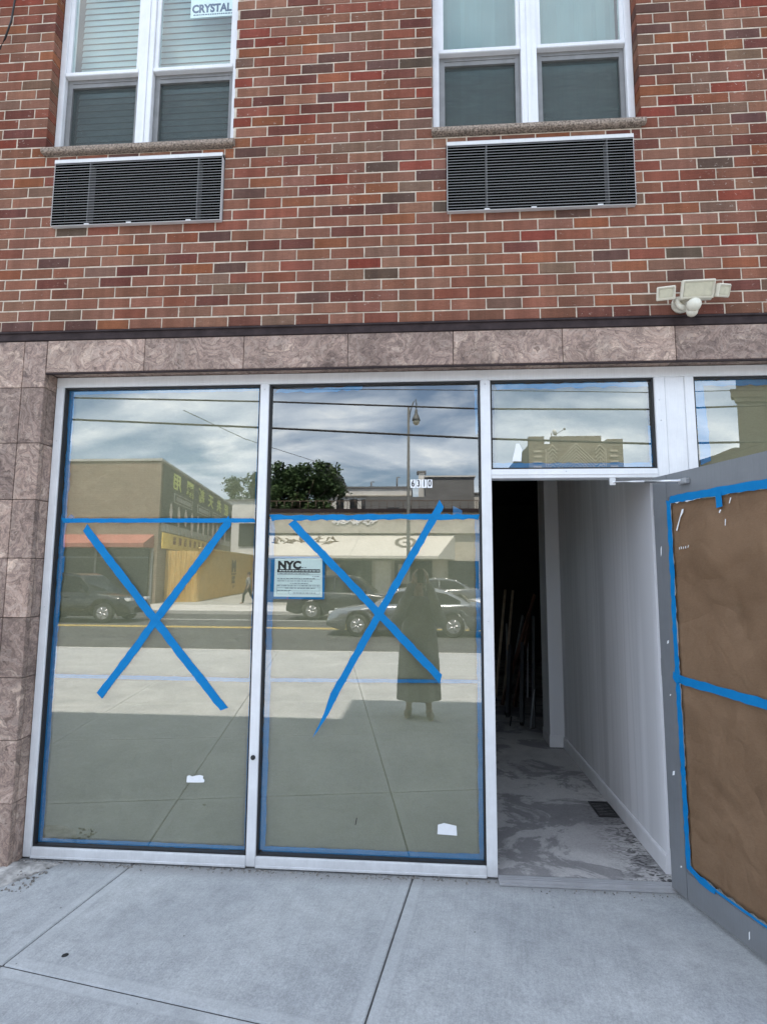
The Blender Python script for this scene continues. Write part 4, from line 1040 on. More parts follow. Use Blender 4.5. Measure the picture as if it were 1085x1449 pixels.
bm = NB(); prism(bm, [(-8.6, -.2), (-6.3, -.2), (-6.3, 11.2), (-7.1, 12.9), (-8.6, 12.9)], 'y', -62, -52); obj('wall', bm, BLKW, t); bm = NB(); box(bm, -8.5, -7.2, -51.99, -51.9, 11.7, 12.7); obj('window', bm, WINDK, t)
t = thing('long_white_house', (-1.7, -42, -.14), 'long low white building with dark windows behind the awning shop', 'building')
obj('wall', B(-5.6, 1.6, -50, -42.3, -.2, 8.65), WHT, t); bm = NB(); box(bm, -5.7, 1.65, -50.1, -42.2, 8.651, 8.80); obj('roof', bm, GRYW, t)
for x in (-4.5, -3.35, -2.35): obj('window', B(x - .32, x + .32, -42.29, -42.2, 6.4, 7.7), WINDK, t)
bm = NB(); box(bm, -5.6, 1.6, -42.29, -42.15, 7.95, 8.05); obj('ledge', bm, CRM, t)
bm = NB()
for x, h in ((-2.0, 9.5), (.3, 9.9)): tube(bm, [(x, -44, 8.7), (x, -44, h), (x + .25, -44, h)], .07, 8)
obj('vent_pipe', bm, GREYFR, t)
t = thing('grey_block', (3.6, -39, -.14), 'windowless dark grey building with stepped flat roofs', 'building')
bm = NB(); box(bm, 2.75, 6.55, -48, -39.0, -.2, 9.0); box(bm, -2.0, 2.749, -42.0, -39.02, -.2, 7.45); obj('wall', bm, GRYW, t)
bm = NB(); box(bm, 2.65, 6.65, -48.1, -38.9, 9.001, 9.12); obj('coping', bm, WHT, t); bm = NB(); box(bm, -.2, .7, -39.01, -38.93, 5.9, 6.6); obj('window', bm, WINDK, t)
bm = NB(); box(bm, 2.2, 2.7, -43.5, -42.4, 7.0, 10.0); bm2 = NB(); 
obj('chimney', bm, WHT, t); bm2.free(); bm = NB(); box(bm, 2.05, 2.85, -43.6, -42.3, 10.001, 10.15); obj('chimney_cap', bm, GRYW, t)
t = thing('grey_annex', (8, -42, -.14), 'pale grey house peeping past the dark grey block', 'house'); obj('wall', B(6.8, 10.5, -50, -43, -.2, 8.2), WHT, t); obj('window', B(7.3, 8.3, -42.99, -42.9, 6.4, 7.6), WINDK, t); bm = NB(); box(bm, 6.7, 10.6, -50.1, -42.9, 8.201, 8.35); obj('roof', bm, GRYW, t)
# shop with the white awning
t = thing('awning_shop', (-.6, -27, -.14), 'low shop with a wide white awning and a round logo', 'shop')
obj('wall', B(-7.0, 7.2, -36, -27.4, -.2, 4.95), M('beige_render', (.44, .40, .33), .85, ns=1), t)
bm = NB(); box(bm, -7.1, 7.3, -36.1, -27.25, 4.951, 5.15); obj('roof', bm, BRONZE, t)
bm = NB(); box(bm, -6.6, 6.4, -27.39, -27.2, 3.75, 4.75); fa = obj('fascia', bm, CRM, t)
bm = NB(); prism(bm, [(-27.39, 3.68), (-25.3, 2.42), (-25.3, 2.28), (-27.39, 2.28)], 'x', -6.6, 3.3)
vs = [v for v in bm.verts if v.co.x > 3 and v.co.y < -26]
for v in vs: v.co.x = 4.3
aw = obj('awning', bm, M('white_awning_cloth', (.50, .48, .43), .7, ns=1, na=.06), t)
# worn lettering on the awning, too blurred to read: leafy brown marks and a round badge
AM = Matrix.Translation((0, -26.35, 3.10)) @ Matrix.Rotation(R(-121.3 + 90), 4, 'X')
bm = NB(); rnd = random.Random(8); MK = M('brown_sign_ink', (.22, .17, .12), .8)
slope = Vector((0, 2.09, -1.26)).normalized(); nrm = Vector((0, .516, .856)).normalized()
def aw_pt(x, s, up=.012): p = Vector((x, -27.39, 3.68)) + slope * s + nrm * up; return p
for k in range(5):
    cx = -5.6 + k * .72
    for q in range(9):
        x = cx + rnd.uniform(-.28, .28); s = .75 + rnd.uniform(-.35, .35); a = rnd.uniform(0, 3.1); l = rnd.uniform(.12, .3); w = .045
        du = Vector((math.cos(a), math.sin(a))); dn = Vector((-du.y, du.x))
        qd = [du * l + dn * w, du * -l + dn * w, du * -l - dn * w, du * l - dn * w]
        lo = [bm.verts.new(aw_pt(x + p.x, s + p.y, .006 + q * .0015)) for p in qd]; bm.faces.new(lo)
bmesh.ops.solidify(bm, geom=bm.faces[:], thickness=.004)
obj('sign_marks', bm, MK, aw)
bm = NB(); rw = random.Random(21); x = -2.5
while x < -.1:
    for q in range(3):
        a = rw.uniform(-.9, .9) + (1.57 if q == 0 else 0); l = rw.uniform(.10, .20); cx_, cz_ = x + rw.uniform(-.06, .06), 4.42 + rw.uniform(-.12, .12)
        du = Vector((math.cos(a), math.sin(a))); dn = Vector((-du.y, du.x)) * .028
        prism(bm, [(cx_ + (du * l * k1 + dn * k2).x, cz_ + (du * l * k1 + dn * k2).y) for k1, k2 in ((1, 1), (-1, 1), (-1, -1), (1, -1))], 'y', -27.19 + q * .004, -27.15 + q * .004)
    x += rw.uniform(.20, .30)
obj('white_sign_strokes', bm, M('white_sign_paint', (.9, .9, .88), .6), fa)
bm = NB()
ctr = (1.55, .95); n = 28
for r0, r1 in ((.40, .62),):
    for i in range(n):
        a, b = 2 * math.pi * i / n, 2 * math.pi * (i + 1) / n
        bm.faces.new([bm.verts.new(aw_pt(ctr[0] + r * math.cos(t_), ctr[1] + r * math.sin(t_), .01)) for r, t_ in ((r0, a), (r1, a), (r1, b), (r0, b))])
for q in range(5):
    x = ctr[0] + rnd.uniform(-.2, .2); s = ctr[1] + rnd.uniform(-.2, .2); bm.faces.new([bm.verts.new(aw_pt(x + dx, s + dy, .013 + q * .001)) for dx, dy in ((-.12, -.05), (.12, -.03), (.1, .05), (-.1, .06))])
bmesh.ops.solidify(bm, geom=bm.faces[:], thickness=.004)
obj('round_badge', bm, M('grey_badge_ink', (.30, .28, .24), .8), aw)
for a, b in ((-6.2, -3.0), (-2.9, -.4), (.9, 3.0), (3.9, 5.6)): obj('shop_window', B(a, b, -27.39, -27.3, .4, 2.2), WINDK, t)
obj('shop_door', B(-.2, .7, -27.39, -27.28, -.1, 2.2), M('pale_shop_door', (.5, .48, .42), .6), t)
obj('poster', B(-3.0, -2.2, -27.295, -27.27, .9, 2.0), CRM, t); obj('poster', B(1.1, 1.7, -27.295, -27.27, .9, 2.0), CRM, t)
bm = NB(); 
for k in range(30): tube(bm, [(-6.9 + k * .46, -27.35, 5.15), (-6.9 + k * .46, -27.35, 5.6)], .02, 6)
box(bm, -7, 6.5, -27.37, -27.33, 5.6, 5.64); obj('roof_railing', bm, M('dark_rail', (.10, .07, .05), .7), t)
# patterned brick apartment house with merlons
t = thing('patterned_apartment_house', (12.4, -32, -.14), 'tan brick apartment house with a herringbone parapet and rooftop dish', 'building')
obj('wall', B(9.45, 15.45, -44, -32, -.2, 9.95), TANB, t)
for a, b, h in ((9.45, 10.45, 10.46), (10.9, 14.1, 10.46), (14.45, 15.45, 10.24)): obj('merlon', B(a, b, -32.4, -32, 9.951, h), TANB, t)
bm = NB()
def vee(x, z, w, h): 
    for s in (-1, 1):
        prism(bm, [(x, z), (x, z - .10), (x + s * w, z - h - .10), (x + s * w, z - h)], 'y', -31.999, -31.90)
for k in range(9): vee(12.45, 10.0 - k * .21, 1.25, 1.25)
for k in range(6): vee(10.95, 9.9 - k * .26, .30, .34); vee(13.95, 9.9 - k * .26, .30, .34)
for xx in (9.75, 14.6):
    for k in range(5): box(bm, xx, xx + .5, -31.999, -31.95, 8.0 + k * .35, 8.12 + k * .35)
for k in range(4): box(bm, 10.5 + k * .12, 10.56 + k * .12, -31.999, -31.95, 8.0, 9.6 - k * .2); box(bm, 14.3 - k * .12, 14.36 - k * .12, -31.999, -31.95, 8.0, 9.6 - k * .2)
obj('herringbone_brick', bm, M('pale_brick_trim', (.40, .36, .29), .85, ns=3), t)
for zf in (1.2, 4.2, 6.6):
    for x in (10.6, 12.45, 14.3): obj('window', B(x - .5, x + .5, -31.99, -31.9, zf, zf + 1.5), WINDK, t)
t = thing('satellite_dish', (11.0, -32.6, 10.4), 'small satellite dish on the tan apartment roof', 'satellite dish')
bm = NB(); tube(bm, [(11.0, -32.25, 10.38), (11.0, -32.25, 10.75)], .03, 8); obj('mast', bm, GREYFR, t)
bm = NB(); lathe(bm, [(.0, 0), (.11, .02), (.22, .09), (.215, .10), (.10, .035), (.0, .012)], (0, 0, 0), 18); bm.transform(Matrix.Translation((11.12, -32.2, 10.72)) @ Matrix.Rotation(R(62), 4, 'Y') @ Matrix.Rotation(R(20), 4, 'X')); obj('reflector', bm, WHT, t, True)
bm = NB(); tube(bm, [(11.15, -32.2, 10.58), (11.80, -32.15, 10.96)], .02, 6); ellipsoid(bm, (11.82, -32.15, 10.98), (.08, .08, .08), 8, 6); obj('feed_arm', bm, GREYFR, t)
# taller tan building
t = thing('tall_tan_building', (28, -33, -.14), 'tall plain tan building with a stepped cornice', 'building')
bm = NB(); prism(bm, [(23.3, -33), (42, -33), (42, -62), (40, -62)], 'z', -.2, 16.2); obj('wall', bm, M('tan_render', (.060, .052, .040), .85, ns=.6, na=.08), t)
bm = NB(); prism(bm, [(22.85, -32.9), (42, -32.9), (42, -33.6), (23.3, -33.6)], 'z', 13.2, 13.75); prism(bm, [(23.1, -32.94), (42, -32.94), (42, -33.5), (23.5, -33.5)], 'z', 12.9, 13.199); obj('cornice', bm, M('tan_stone_trim', (.075, .065, .05), .8), t)
bm = NB(); prism(bm, [(19.8, -.2), (23.399, -.2), (23.399, 9.8), (22.7, 9.75), (22.2, 9.5), (19.8, 8.7)], 'y', -34, -32.8); obj('annex', bm, MATS['tan_render'], t)
for zf in (2, 5.2, 8.4, 11.6):
    for x in (27, 31, 35): obj('window', B(x - .6, x + .6, -32.99, -32.9, zf, zf + 1.8), WINDK, t)

# trees
LEAF = mat_leaf(); BARK = M('bark', (.10, .075, .055), .95, ns=14, na=.3)
def tree(loc, crown_c, rad, nclump, label, seed, lean=0):
    rnd = random.Random(seed); t = thing('street_tree', loc, label, 'tree'); base = Vector(loc); cc = Vector(crown_c)
    bm = NB(); top = Vector((cc.x, cc.y, cc.z - rad[2] * .3)); tube(bm, [base - Vector((0, 0, .1)), base.lerp(top, .5) + Vector((.15, 0, 0)), top], [.30, .2, .12], 10)
    for k in range(9):
        a = rnd.uniform(0, 6.28); s = base.lerp(top, rnd.uniform(.55, .95)); e = cc + Vector((math.cos(a) * rad[0] * .75, math.sin(a) * rad[1] * .75, rnd.uniform(-.3, .6) * rad[2])); tube(bm, [s, s.lerp(e, .5) + Vector((0, 0, .2)), e], [.09, .06, .02], 6)
    obj('trunk', bm, BARK, t)
    bm = NB(); lobes = [(Vector((rnd.uniform(-.62, .62) * rad[0], rnd.uniform(-.6, .6) * rad[1], rnd.uniform(-.5, .62) * rad[2])), rnd.uniform(.34, .58)) for _ in range(12)]
    for c in range(nclump):
        d = Vector((rnd.gauss(0, 1), rnd.gauss(0, 1), rnd.gauss(0, 1))).normalized() * rnd.uniform(.45, 1.0) ** .6
        lb, ls = lobes[c % 12]; p = cc + lb + Vector((d.x * rad[0] * ls, d.y * rad[1] * ls, d.z * rad[2] * ls * .85)); cr = rnd.uniform(.22, .55)
        for q in range(34):
            v = p + Vector((rnd.gauss(0, cr * .55), rnd.gauss(0, cr * .55), rnd.gauss(0, cr * .40)))
            a = Vector((rnd.gauss(0, 1), rnd.gauss(0, 1), rnd.gauss(0, .5))).normalized(); b = a.cross(Vector((rnd.gauss(0, 1), rnd.gauss(0, 1), rnd.gauss(0, 1)))).normalized(); s = rnd.uniform(.08, .20)
            bm.faces.new([bm.verts.new(v + a * s), bm.verts.new(v + b * s * .55), bm.verts.new(v - a * s), bm.verts.new(v - b * s * .55)])
    obj('crown', bm, LEAF, t, recalc=False)
tree((-6.6, -36.5, -.14), (-6.7, -36.5, 6.9), (3.1, 2.6, 2.6), 420, 'broad dark green tree beside the white awning shop', 3)
tree((-19, -63, -.14), (-19.2, -63, 10.6), (3.4, 3.0, 3.3), 260, 'leafy tree rising behind the white flat roofed house', 5)

# street lamp
t = thing('street_lamp', (1.80, -21.6, -.15), 'tall grey street lamp with a hanging teardrop lantern', 'street lamp')
LAMPG = M('lamp_metal', (.12, .125, .12), .6, .2, ns=6)
bm = NB(); tube(bm, [(1.80, -21.6, -.15), (1.80, -21.6, 1.2), (1.80, -21.6, 9.35)], [.11, .085, .055], 12); lathe(bm, [(.2, 0), (.2, .25), (.14, .45), (.11, .6)], (1.80, -21.6, -.15), 14); obj('post', bm, LAMPG, t)
bm = NB(); tube(bm, [(1.80, -21.6, 8.5), (1.88, -21.6, 9.1), (2.02, -21.6, 9.55), (2.14, -21.6, 9.72), (2.17, -21.6, 9.5), (2.16, -21.6, 9.25)], .028, 8); obj('arm', bm, LAMPG, t)
bm = NB(); lathe(bm, [(.02, .55), (.06, .45), (.07, .32), (.15, .12), (.19, 0), (.19, -.05), (.0, -.05)], (2.16, -21.6, 8.72), 18); lan = obj('lantern', bm, LAMPG, t, True); bm = NB(); lathe(bm, [(.17, 0), (.15, -.12), (.08, -.2), (.0, -.22)], (2.16, -21.6, 8.668), 16); obj('globe', bm, LENS, lan, True)

# overhead wires and their poles
WG = 'overhead wires along the street'
def wire(pts, r, label): 
    bm = NB(); tube(bm, pts, r, 8); obj('overhead_wire', bm, BLACKC, label=label, cat='wire', group=WG)
def cat_pts(y, zz):
    """zz: (x, z) samples joined smoothly"""
    out = []
    for (x0, za), (x1, zb) in zip(zz, zz[1:]):
        for k in range(6): out.append((x0 + (x1 - x0) * k / 6, y, za + (zb - za) * k / 6))
    out.append((zz[-1][0], y, zz[-1][1])); return out
wire(cat_pts(-9.4, [(-24, 6.6), (-12, 6.12), (-6.9, 5.94), (-1.4, 5.74), (3.79, 5.48), (7.7, 5.41), (12, 5.50), (26, 6.25)]), .022, 'upper of the two thick overhead wires along the kerb')
wire(cat_pts(-9.4, [(-24, 6.1), (-12, 5.62), (-6.9, 5.39), (-1.4, 5.08), (3.78, 4.76), (7.67, 4.59), (12, 4.62), (26, 5.75)]), .026, 'lower of the two thick overhead wires along the kerb')
wire(cat_pts(-9.5, [(-24, 7.2), (-10, 6.45), (-1.2, 6.1), (3.8, 5.97), (7.77, 5.85), (12, 5.88), (26, 7.1)]), .010, 'thin top wire above the two thick overhead wires')
wire([(-3.5, -9.4, 5.55), (-3.0, -12.5, 5.6), (-1.9, -20, 6.3), (-1.0, -27.3, 5.2)], .010, 'thin service wire crossing the street to the awning shop')
wire([(13, -9.4, 5.45), (11.0, -18, 5.2), (9.0, -27.0, 5.0)], .010, 'thin slanting wire crossing the street beyond the doorway')
for x, lab in ((-24, 'wooden utility pole at the kerb beyond the stone pier'), (26, 'wooden utility pole at the kerb beyond the open door')):
    t = thing('utility_pole', (x, -9.3, -.14), lab, 'pole', 'wooden utility poles at the kerb'); bm = NB(); tube(bm, [(x, -9.3, -.3), (x, -9.3, 9)], [.17, .11], 12); obj('post', bm, BARK, t); bm = NB(); box(bm, x - .06, x + .06, -10.3, -8.4, 8.2, 8.32); obj('crossarm', bm, BARK, t)

# ------------------------------------------------------------------ cars
TYRE = M('tyre_rubber', (.018, .018, .018), .85, ns=20); RIM = M('alloy_rim', (.50, .50, .52), .3, .8, ns=10); TRIM = M('black_trim', (.02, .02, .021), .5); HLAMP = M('headlamp_lens', (.72, .74, .76), .1, ns=20); TLAMP = M('tail_lamp', (.35, .02, .02), .2)
def car(label, paint, L, W, H, kind, loc, rz):
    """car with its nose towards local -x; origin on the road at its middle"""
    t = thing('parked_car' if kind != 'moving' else 'passing_car', loc, label, 'car', 'cars on the street', rz, world=False)
    t.name = 'car'
    suv = H > 1.55; wb = L * .585; wr = .36 if suv else .33; fx, rx = -wb / 2 - .05, wb / 2 - .05
    zb = .24 if suv else .19
    # side profile of lower body: (x, z) top line
    top = [(-L / 2, .52), (-L / 2 + .06, .66), (-L / 2 + .35, .78 if not suv else .92), (-L * .20, .90 if not suv else 1.04), (0, .94 if not suv else 1.08), (L * .30, .98 if not suv else 1.12), (L / 2 - .35, 1.00 if not suv else 1.12), (L / 2 - .05, .90 if not suv else 1.0), (L / 2, .60)]
    def ztop(x):
        for (a, za), (b, z2) in zip(top, top[1:]):
            if a <= x <= b: return za + (z2 - za) * (x - a) / (b - a)
        return top[-1][1]
    def hw(x): u = abs(x) / (L / 2); return W / 2 * (1 - .20 * max(0, u - .55) ** 1.6 / .28)
    N = 44; bm = NB(); rings = []
    for i in range(N + 1):
        x = -L / 2 + L * i / N; zt = ztop(x); w = hw(x); z0_ = zb + (.10 * max(0, abs(x) / (L / 2) - .85) / .15)
        arch = 0
        for ax in (fx, rx):
            dx = abs(x - ax)
            if dx < wr + .06: arch = max(arch, math.sqrt((wr + .06) ** 2 - dx * dx) + wr - z0_)
        zl = z0_ + max(0, arch)
        zl = min(zl, zt - .12)
        sec = [(w * .90, zl), (w * .985, zl + .02), (w, zl + (zt - zl) * .45), (w * .985, zt - .07), (w * .94, zt - .02), (w * .80, zt + .012), (0, zt + .03)]
        full = [(y, z) for y, z in sec] + [(-y, z) for y, z in sec[-2::-1]]
        rings.append([bm.verts.new((x, y, z)) for y, z in full])
    for a, b in zip(rings, rings[1:]):
        for k in range(len(a) - 1): bm.faces.new((a[k], a[k + 1], b[k + 1], b[k])).smooth = True
        bm.faces.new((a[-1], a[0], b[0], b[-1]))
    bm.faces.new(rings[0]); bm.faces.new(rings[-1])
    body = obj('body', bm, paint, t)
    # cabin
    zbelt = ztop(0) - .01
    if suv: cab = [(-L * .235, zbelt), (-L * .085, H - .07), (-.02 * L, H), (L * .22, H), (L * .40, H - .07), (L * .475, zbelt + .05)]
    else: cab = [(-L * .23, zbelt - .02), (-L * .055, H - .05), (.03 * L, H), (L * .14, H - .01), (L * .24, H - .09), (L * .40, zbelt + .04)]
    bw, tw = W / 2 * .93, W / 2 * .70
    def cw(z): return bw + (tw - bw) * min(1, max(0, (z - zbelt) / (H - zbelt)))
    bm = NB(); n = len(cab)
    lo = [(x, zbelt - .05) for x, z in cab]
    Lr = [[bm.verts.new((x, s * cw(z), z)) for x, z in cab] for s in (1, -1)]
    Ll = [[bm.verts.new((x, s * bw, z)) for x, z in lo] for s in (1, -1)]
    for i in range(n - 1):
        for s in (0, 1): bm.faces.new((Ll[s][i], Ll[s][i + 1], Lr[s][i + 1], Lr[s][i]))
        bm.faces.new((Lr[0][i], Lr[0][i + 1], Lr[1][i + 1], Lr[1][i]))
    bm.faces.new((Ll[0][0], Lr[0][0], Lr[1][0], Ll[1][0])); bm.faces.new((Ll[0][-1], Lr[0][-1], Lr[1][-1], Ll[1][-1]))
    bmesh.ops.bevel(bm, geom=bm.edges[:], offset=.03, segments=2, affect='EDGES')
    obj('cabin', bm, paint, t)
    # windows standing 4 mm proud of the cabin
    def roofz(x):
        for (a, za), (b, z2) in zip(cab, cab[1:]):
            if a <= x <= b: return za + (z2 - za) * (x - a) / (b - a)
        return zbelt
    xa, xe = cab[0][0] + .28, cab[-1][0] - .25
    posts = [xa, xa + (xe - xa) * .46, xa + (xe - xa) * (.80 if suv else .97)] + ([xe] if suv else [])
    for s in (1, -1):
        for p, q in zip(posts, posts[1:]):
            bm = NB(); pts = []
            for k in range(7):
                x = p + .03 + (q - p - .06) * k / 6; z = max(zbelt + .05, roofz(x) - .085); pts.append((x, z))
            for x, z in [(q - .03, zbelt + .035), (p + .03, zbelt + .035)]: pts.append((x, z))
            lo_ = [bm.verts.new((x, s * (cw(z) + .005), z)) for x, z in pts]; bm.faces.new(lo_)
            bmesh.ops.solidify(bm, geom=bm.faces[:], thickness=.004); obj('side_window', bm, GLASS_CARD, t)
    for a, b in ((cab[0], cab[1]), (cab[-1], cab[-2])):
        bm = NB(); A_ = Vector((a[0], 0, a[1])); B_ = Vector((b[0], 0, b[1])); nn = Vector((-(B_ - A_).z, 0, (B_ - A_).x)).normalized()
        if (nn.x < 0) != (a[0] < b[0]): nn = -nn
        q0 = A_.lerp(B_, .08) + nn * .008; q1 = A_.lerp(B_, .93) + nn * .008
        bm.faces.new([bm.verts.new(v) for v in ((q0.x, cw(q0.z) - .07, q0.z), (q0.x, -cw(q0.z) + .07, q0.z), (q1.x, -cw(q1.z) + .06, q1.z), (q1.x, cw(q1.z) - .06, q1.z))])
        bmesh.ops.solidify(bm, geom=bm.faces[:], thickness=.004); obj('windscreen' if a is cab[0] else 'rear_window', bm, GLASS_CARD, t)
    # wheels
    for x in (fx, rx):
        for s in (1, -1):
            bm = NB(); y = s * (W / 2 - .13)
            lathe(bm, [(wr * .62, -.10), (wr * .93, -.105), (wr, -.07), (wr, .07), (wr * .93, .105), (wr * .62, .10)], (x, y, wr), 24, 'y'); wo = obj('wheel', bm, TYRE, t)
            bm = NB(); lathe(bm, [(wr * .62, .101 * s), (wr * .58, .085 * s), (wr * .55, .07 * s), (.0, .07 * s)], (x, y, wr), 20, 'y')
            for k in range(5):
                a = 2 * math.pi * k / 5; d = Vector((math.cos(a), 0, math.sin(a))); o_ = Vector((x, y + .085 * s, wr)); tube(bm, [o_, o_ + d * wr * .57], [.045, .03], 6)
            obj('rim', bm, RIM, wo)
    for s in (1, -1):
        bm = NB(); box(bm, -L / 2 + .05, -L / 2 + .30, s * (hw(-L / 2 + .2) - .24) - .13, s * (hw(-L / 2 + .2) - .24) + .13, .62 if not suv else .76, .72 if not suv else .88, .02); obj('headlight', bm, HLAMP, t)
        bm = NB(); box(bm, L / 2 - .16, L / 2 - .02, s * (hw(L / 2 - .1) - .22) - .16, s * (hw(L / 2 - .1) - .22) + .16, .74, .90, .02); obj('tail_light', bm, TLAMP, t)
        bm = NB(); ellipsoid(bm, (-L * .15, s * (W / 2 + .08), zbelt + .07), (.07, .11, .075), 10, 7); obj('mirror', bm, paint, t)
        bm = NB(); 
        for xx in (-L * .02, L * .19): box(bm, xx, xx + .16, s * (W / 2) - .012, s * (W / 2) + .016, zbelt - .16, zbelt - .13)
        obj('door_handle', bm, TRIM, t)
    bm = NB(); box(bm, -L / 2 - .012, -L / 2 + .05, -W * .28, W * .28, .34, .54, .01); obj('grille', bm, TRIM, t)
    return t
GLASS_CARD = M('dark_car_glass', (.018, .02, .021), .06, ns=2, spec=.6)
SILV = mat_paint('silver_paint', (.34, .35, .36), .22, .85); DARKP = mat_paint('dark_grey_paint', (.035, .036, .038)); WHTP = mat_paint('white_paint', (.78, .78, .76), .25, 0); BLKP = mat_paint('black_paint', (.015, .015, .017)); GRAYP = mat_paint('mid_grey_paint', (.16, .165, .17))
car('silver sedan in the near lane', SILV, 4.75, 1.84, 1.43, 'moving', (1.95, -13.5, RZ), 0)
car('dark sport utility car facing the silver sedan across the road', DARKP, 4.7, 1.90, 1.73, 'parked', (-.5, -18.4, RZ), math.pi)
car('white car at the far kerb', WHTP, 4.6, 1.82, 1.50, 'parked', (6.3, -18.6, RZ), 0)
car('black sport utility car passing the tan hoarding', BLKP, 4.7, 1.92, 1.75, 'moving', (-10.35, -16.4, RZ), math.pi)
car('grey sedan parked by the white awning shop', GRAYP, 4.5, 1.80, 1.46, 'parked', (2.9, -22.6, -.15), 0)

# ------------------------------------------------------------------ people
SKIN = M('skin', (.36, .22, .155), .55, ns=20, na=.06); HAIR = M('dark_hair', (.02, .016, .013), .5, ns=60, na=.3); COAT = M('charcoal_cloth', (.19, .182, .17), .85, ns=12, na=.15, bump=.2, bs=120); SHOE = M('tan_shoe_leather', (.16, .12, .08), .5)
def capsule(bm, p, q, r0, r1, seg=12):
    p, q = Vector(p), Vector(q); n = 5; pts = []; rs = []; d = (q - p); L = d.length; d = d / max(L, 1e-6)
    for k in range(n): a = math.pi / 2 * (1 - k / n); pts.append(p - d * r0 * math.sin(a)); rs.append(max(.0008, r0 * math.cos(a)))
    pts.append(p); rs.append(r0); pts.append(q); rs.append(r1)
    for k in range(1, n + 1): a = math.pi / 2 * k / n; pts.append(q + d * r1 * math.sin(a)); rs.append(max(.0008, r1 * math.cos(a)))
    tube(bm, pts, rs, seg)
def remesh(o, vox, smooth_it=6):
    m = o.modifiers.new('skin', 'REMESH'); m.mode = 'VOXEL'; m.voxel_size = vox; m.use_smooth_shade = True
    s = o.modifiers.new('soft', 'SMOOTH'); s.iterations = smooth_it; s.factor = .5
def hand(bm, wrist, dirv, palmn, side, curl, s=1.):
    """palm, four bent fingers of different length and a thumb from the side of the palm"""
    w = Vector(wrist); d = Vector(dirv).normalized(); n = Vector(palmn).normalized(); c = d.cross(n).normalized() * side
    k = w + d * .085 * s
    for i, off in enumerate((-.030, -.010, .011, .030)): capsule(bm, w + c * off * .6 * s, k + c * off * s, .016 * s, .0125 * s, 8)
    for off, ln, r in ((-.032, .062, .0072), (-.011, .078, .0082), (.011, .084, .0084), (.032, .075, .0080)):
        p = k + c * off * s; dd = d.copy()
        for seg_, f in enumerate((.45, .32, .23)):
            dd = (dd * math.cos(curl) + n * math.sin(curl)).normalized(); q = p + dd * ln * f * s; capsule(bm, p, q, r * s, r * .92 * s, 8); p = q
    b = w + d * .025 * s + c * .026 * s; q1 = b + (d * .55 + c * .75 + n * .25).normalized() * .040 * s; q2 = q1 + (d * .85 + c * .25 + n * .45).normalized() * .032 * s
    capsule(bm, b, q1, .014 * s, .0105 * s, 8); capsule(bm, q1, q2, .0105 * s, .009 * s, 8)
def head(bm, c, f, s=1.):
    """skull, jaw, nose, lips, brow and ears; f = facing direction"""
    c = Vector(c); f = Vector(f).normalized(); up = Vector((0, 0, 1)); l = up.cross(f).normalized()
    rt = Matrix((l, f, up)).transposed()
    ellipsoid(bm, c + up * .030 * s - f * .012 * s, (.074 * s, .094 * s, .098 * s), 18, 12, 0, rt)
    ellipsoid(bm, c - up * .045 * s + f * .022 * s, (.056 * s, .064 * s, .072 * s), 16, 10, 0, rt)
    capsule(bm, c + up * .018 * s + f * .082 * s, c - up * .020 * s + f * .102 * s, .008 * s, .013 * s, 8)
    ellipsoid(bm, c - up * .052 * s + f * .078 * s, (.024 * s, .012 * s, .010 * s), 10, 6, 0, rt)
    ellipsoid(bm, c - up * .092 * s + f * .058 * s, (.024 * s, .024 * s, .020 * s), 10, 6, 0, rt)
    for q in (-1, 1):
        ellipsoid(bm, c + l * .076 * s * q - up * .005 * s - f * .008 * s, (.010 * s, .020 * s, .032 * s), 10, 6, 0, rt)
        ellipsoid(bm, c + l * .030 * s * q + up * .030 * s + f * .074 * s, (.022 * s, .014 * s, .008 * s), 10, 6, 0, rt)
def eyes(parent, c, f, s=1.):
    c = Vector(c); f = Vector(f).normalized(); up = Vector((0, 0, 1)); l = up.cross(f).normalized(); bm = NB()
    for q in (-1, 1): ellipsoid(bm, c + l * .030 * s * q + up * .012 * s + f * .078 * s, (.012 * s, .012 * s, .007 * s), 10, 6)
    obj('eyes', bm, INK, parent)
def loft(bm, secs, seg=28, fold=0.):
    """secs: (centre, rx, ry)"""
    rings = []
    for c, rx, ry, fd in secs:
        rings.append([bm.verts.new((c[0] + math.cos(2 * math.pi * k / seg) * rx * (1 + fd * math.sin(k * 2 * math.pi / seg * 7)), c[1] + math.sin(2 * math.pi * k / seg) * ry * (1 + fd * math.sin(k * 2 * math.pi / seg * 7)), c[2])) for k in range(seg)])
    for a, b in zip(rings, rings[1:]):
        for k in range(seg): bm.faces.new((a[k], a[(k + 1) % seg], b[(k + 1) % seg], b[k])).smooth = True
    bm.faces.new(rings[0]); bm.faces.new(rings[-1])
